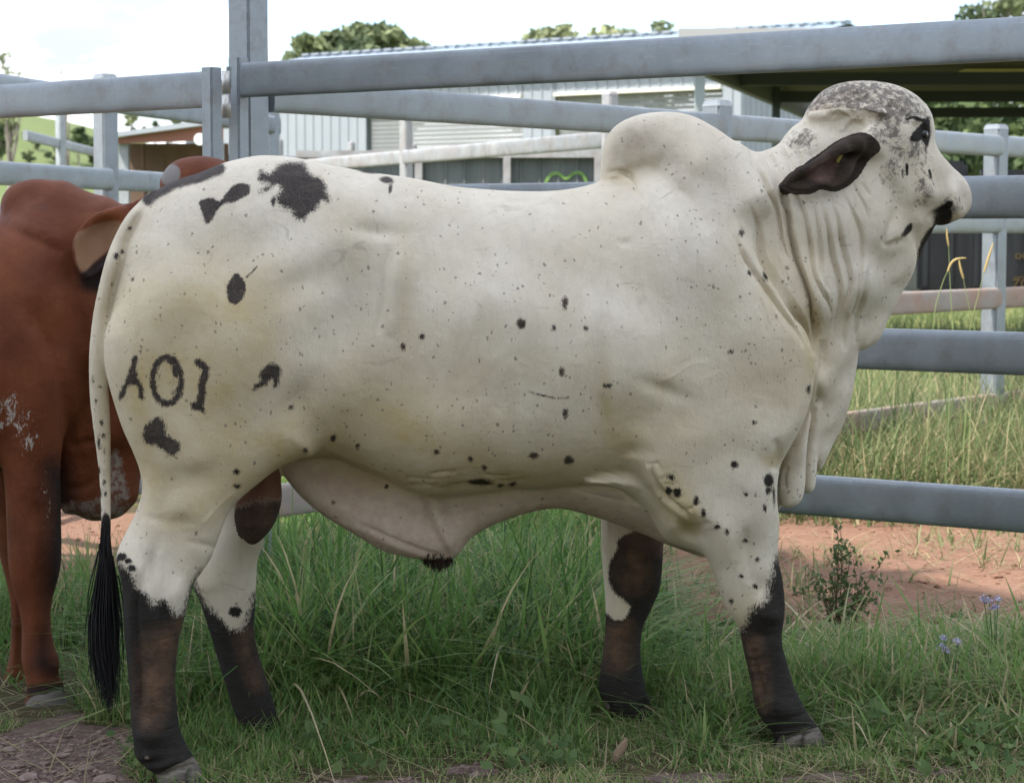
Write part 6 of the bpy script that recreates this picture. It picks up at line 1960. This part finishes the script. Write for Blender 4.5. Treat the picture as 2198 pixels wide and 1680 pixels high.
    x = rs.uniform(-1.6, 2.2, n); y = np.concatenate([rs.uniform(4.6, 6.2, n // 2), rs.uniform(6.6, 10.4, n - n // 2)])
    tone = np.clip(.93 + rs.normal(0, .06, n), .8, 1)
    tag(blades('dry_straw', x, y, rs.uniform(.04, .17, n), rs.uniform(.002, .0045, n), tone, GRASS_SUN, rs, .2, .3, 4, flat=1.6, z0=gz(x, y) + .006), 'dry straw scattered over soil and grass', 'straw', kind='stuff')

    # gravel on the path and crumbs of soil in the lane
    import bmesh
    ico = bmesh.new(); bmesh.ops.create_icosphere(ico, subdivisions=1, radius=1)
    iv = np.array([v.co[:] for v in ico.verts]); ifc = np.array([[v.index for v in f.verts] for f in ico.faces]); ico.free()
    def chips(name, x, y, r, mat, label, cat):
        n = len(x); nv = len(iv)
        jit = 1 + .45 * rs.normal(size=(n, nv, 1)) * .5
        sc = rs.uniform(.6, 1.4, (n, 1, 3)) * np.array([1, 1, .6])
        V = iv[None] * jit * sc * r[:, None, None]
        a = rs.rand(n) * 6.28; ca, sa = np.cos(a)[:, None], np.sin(a)[:, None]
        X = V[:, :, 0] * ca - V[:, :, 1] * sa + x[:, None]; Y = V[:, :, 0] * sa + V[:, :, 1] * ca + y[:, None]
        Z = V[:, :, 2] + (gz(x, y) + r * .12)[:, None]
        me = np_mesh(name, np.stack([X, Y, Z], -1).reshape(-1, 3), (ifc[None] + (np.arange(n) * nv)[:, None, None]).reshape(-1, 3), smooth=False)
        tag(link(name, me, mat), label, cat, kind='stuff')
    gm = Mat('purple_gravel', rough=.9, spec=.15); gm.color(gm.mix(gm.ramp(gm.noise(35, 4, .6), [(.3, 0), (.7, 1)]), (.12, .078, .068), (.30, .225, .195)))
    rm = Mat('red_clods', rough=.95, spec=.1); rm.color(rm.mix(rm.ramp(rm.noise(30, 4, .6), [(.3, 0), (.7, 1)]), (.12, .062, .042), (.25, .145, .10)))
    x = rs.uniform(-1.6, .3, 9000); y = rs.uniform(4.5, 5.6, 9000)
    k = path_mask(x, y) > .55
    x, y = x[k], y[k]
    chips('gravel', x, y, np.abs(rs.normal(.0025, .003, len(x))) + .0015, gm.m, 'loose purple brown gravel on the bare path at lower left', 'gravel')
    x = rs.uniform(-2.2, 3.0, 3200); y = rs.uniform(6.7, 10.2, 3200)
    chips('soil_clods', x, y, np.abs(rs.normal(.002, .005, len(x))) + .0015, rm.m, 'red clods of trampled soil in the dirt lane behind the fence', 'soil')
    # stones one could pick up
    sm = Mat('path_stone', rough=.85, spec=.2); sm.color(sm.mix(sm.ramp(sm.noise(24, 4, .6), [(.3, 0), (.7, 1)]), (.15, .10, .09), (.33, .25, .225)))
    k = 0
    STONE_LABELS = ('stone on the path nearest the lower left corner', 'largest stone on the path left of the near hind hoof', 'small stone on the path just behind the tail switch', 'stone on the path below the brown hoof, left of the tail switch',
        'stone in the middle of the bare path', 'topmost stone at the left edge of the path', 'wide stone at the bottom edge under the brown bull', 'small stone close to the fetlock of the near hind leg', 'stone at the bottom edge midway along the path',
        'stone touching the front of the near hind hoof', 'tiny stone close to the left picture edge', 'tiny stone on the path straight below the tail switch')
    rr = random.Random(4)
    for px, py, r in ((60, 1652, .021), (225, 1655, .024), (275, 1592, .016), (130, 1610, .014), (185, 1632, .017), (20, 1600, .015), (95, 1668, .018), (255, 1620, .013), (150, 1665, .02), (310, 1668, .017), (40, 1630, .012), (205, 1602, .012)):
        g = gnd(px, py)
        bm = bmesh.new(); bmesh.ops.create_icosphere(bm, subdivisions=2, radius=r)
        for v in bm.verts:
            v.co *= 1 + .35 * (float(vnoise(v.co.x * 60 + k * 9, v.co.y * 60 + v.co.z * 40, 1.0, k)) - .5)
            v.co.z *= .55; v.co.x *= 1.25
        me = bpy.data.meshes.new('stone'); bm.to_mesh(me); bm.free()
        o = link('stone', me, sm.m); o.location = (g.x, g.y, float(gz(g.x, g.y)) + r * .25); o.rotation_euler = (0, 0, rr.random() * 6)
        tag(o, STONE_LABELS[k], 'stone', 'stones on the bare path')
        k += 1

def build_weeds():
    rs = np.random.RandomState(8)
    lm = leaf_material('weed_leaves', (.055, .095, .035), (.13, .17, .07), .3)
    stm = Mat('weed_stem', rough=.7); stm.color((.15, .10, .055))
    def weed(label, px, py, tops, seed, leafsize=.0125):
        g = gnd(px, py); e = empty('leafy_weed', (g.x, g.y, float(gz(g.x, g.y))))
        tag(e, label, 'weed')
        r = np.random.RandomState(seed); paths = []; C = []; 
        for tx, ty in tops:
            q = np.array(at(tx, ty, g.y + r.uniform(-.05, .05))) - np.array(e.location)
            b = np.array([r.normal(0, .015), r.normal(0, .015), 0])
            pts = [b + (q - b) * f + np.array([.02 * math.sin(3 * f + seed), 0, .02 * math.sin(math.pi * f)]) for f in np.linspace(0, 1, 8)]
            paths.append((pts, list(np.linspace(.0028, .0010, 8))))
            for f in np.linspace(.15, 1, 15):
                c = b + (q - b) * f + np.array([.02 * math.sin(3 * f + seed), 0, .02 * math.sin(math.pi * f)])
                for _ in range(2):
                    C.append(c + r.normal(0, .014, 3))
            for _ in range(3):
                f = r.uniform(.3, .8); c = b + (q - b) * f; d = r.normal(0, .06, 3); d[2] = abs(d[2])
                paths.append(([c, c + d * .5, c + d], [.0014, .0011, .0008]))
                for u in np.linspace(.3, 1, 6): C.append(c + d * u + r.normal(0, .008, 3))
        strands('stem', paths, stm.m, e, 4)
        C = np.array(C); me = leaf_mesh('leaves', C, leafsize * r.uniform(.6, 1.35, len(C)), r, 1.9)
        set_attr(me, 'tone', np.repeat(np.clip(r.normal(.5, .25, len(C)), 0, 1), 4))
        link('leaves', me, lm, e)
    weed('leafy upright weed growing in the dirt in front of the bottom rail', 1812, 1352, [(1782, 1128), (1790, 1135), (1812, 1178), (1720, 1215), (1888, 1192), (1765, 1230), (1850, 1255), (1800, 1240), (1740, 1260), (1870, 1280)], 5)
    # purple flowers
    fm = Mat('lilac_petals', rough=.6); fm.color(fm.mix(fm.ramp(fm.noise(70), [(.35, 0), (.65, 1)]), (.34, .30, .50), (.55, .52, .64)))
    sg = Mat('flower_stem', rough=.7); sg.color((.07, .13, .04))
    def flower(label, px, py, heads, d):
        g = gnd(px, py); g.y = d
        b = at(px, py, d); b.z = float(gz(b.x, d))
        e = empty('lilac_flower', b); tag(e, label, 'flower', 'lilac wildflowers')
        paths = []
        for hx, hy in heads:
            q = np.array(at(hx, hy, d)) - np.array(b)
            paths.append(([np.zeros(3), q * .5 + np.array([.01, 0, .01]), q], [.0016, .0014, .001]))
            C = q + rs.normal(0, 1, (26, 3)) * np.array([.0058, .006, .005])
            me = leaf_mesh('flower_head', C, .0075 * rs.uniform(.7, 1.3, 26), rs, 1.1); set_attr(me, 'tone', np.ones(26 * 4))
            link('flower_head', me, fm.m, e)
        strands('stem', paths, sg.m, e, 4)
    flower('lower lilac flower cluster in the tufted grass at right', 2030, 1480, [(2026, 1370), (2024, 1386), (2056, 1378), (2034, 1394)], 5.95)
    flower('upper lilac flower cluster near the right picture edge', 2120, 1440, [(2112, 1284), (2124, 1290), (2142, 1284), (2136, 1302)], 6.1)
    # seeding grass stalks in front of the trailer
    sm = Mat('golden_seedhead', rough=.7); sm.color((.42, .32, .13))
    gm = Mat('pale_stalk', rough=.6); gm.color((.24, .30, .12))
    def stalk(label, pts, head, d, hr=.0055):
        b = at(*pts[0], d); e = empty('seeding_grass', (b.x, b.y, 0.0)); tag(e, label, 'grass stalk')
        P = smooth_poly([(p[0], p[1]) for p in pts], False, 5)
        q = [np.array(at(a, c, d)) - np.array((b.x, b.y, 0)) for a, c in P]
        q = [np.array([q[0][0] - .03, 0, 0.0])] + q
        strands('stalk', [(q, list(np.linspace(.0022, .0012, len(q))))], gm.m, e, 4)
        Hh = smooth_poly(head, False, 5)
        q = [np.array(at(a, c, d)) - np.array((b.x, b.y, 0)) for a, c in Hh]
        strands('seed_head', [(q, [hr * (.35 + .65 * math.sin(math.pi * min(1, .15 + .85 * i / (len(q) - 1)))) for i in range(len(q))])], sm.m, e, 6)
    d = 9.9
    stalk('arching golden seed head drooping to the right below the muzzle', [(2003, 700), (2010, 650), (2026, 600), (2034, 583)], [(2034, 583), (2042, 565), (2054, 556), (2074, 554)], d)
    stalk('upright golden seed head left of the capped post', [(2082, 700), (2098, 640), (2112, 585)], [(2112, 585), (2122, 552), (2132, 522)], d)
    stalk('hanging seed head between the arching one and the upright one', [(2092, 705), (2080, 660), (2068, 598)], [(2068, 598), (2062, 578), (2058, 556)], d)
    stalk('thin tall seed head crossing the grey rail', [(2046, 700), (2040, 620), (2036, 528)], [(2036, 528), (2033, 508), (2032, 490)], d, .0045)
    # bright blade clump and dead leaf
    dl = Mat('dead_leaf', rough=.75); dl.color((.27, .19, .125))
    c = gnd(1331, 1634); V = []
    n = 9
    for i in range(n):
        f = i / (n - 1); w = .016 * math.sin(math.pi * min(1, f * .92 + .06)) ** .8
        for s in (-1, 0, 1):
            V.append((.052 * (f - .5) * .55 + s * w * .85, s * w * .25 - .006, .058 * (f - .5) + .03 + abs(s) * .006))
    F = [(3 * i + k, 3 * i + k + 1, 3 * i + k + 4, 3 * i + k + 3) for i in range(n - 1) for k in (0, 1)]
    o = link('dead_leaf', np_mesh('dead_leaf', np.array(V), np.array(F)), dl.m)
    md = o.modifiers.new('thickness', 'SOLIDIFY'); md.thickness = .0012
    o.location = (c.x, c.y, float(gz(c.x, c.y)))
    tag(o, 'single curled dead brown leaf on the grass at the bottom', 'leaf')
build_grass()
build_weeds()
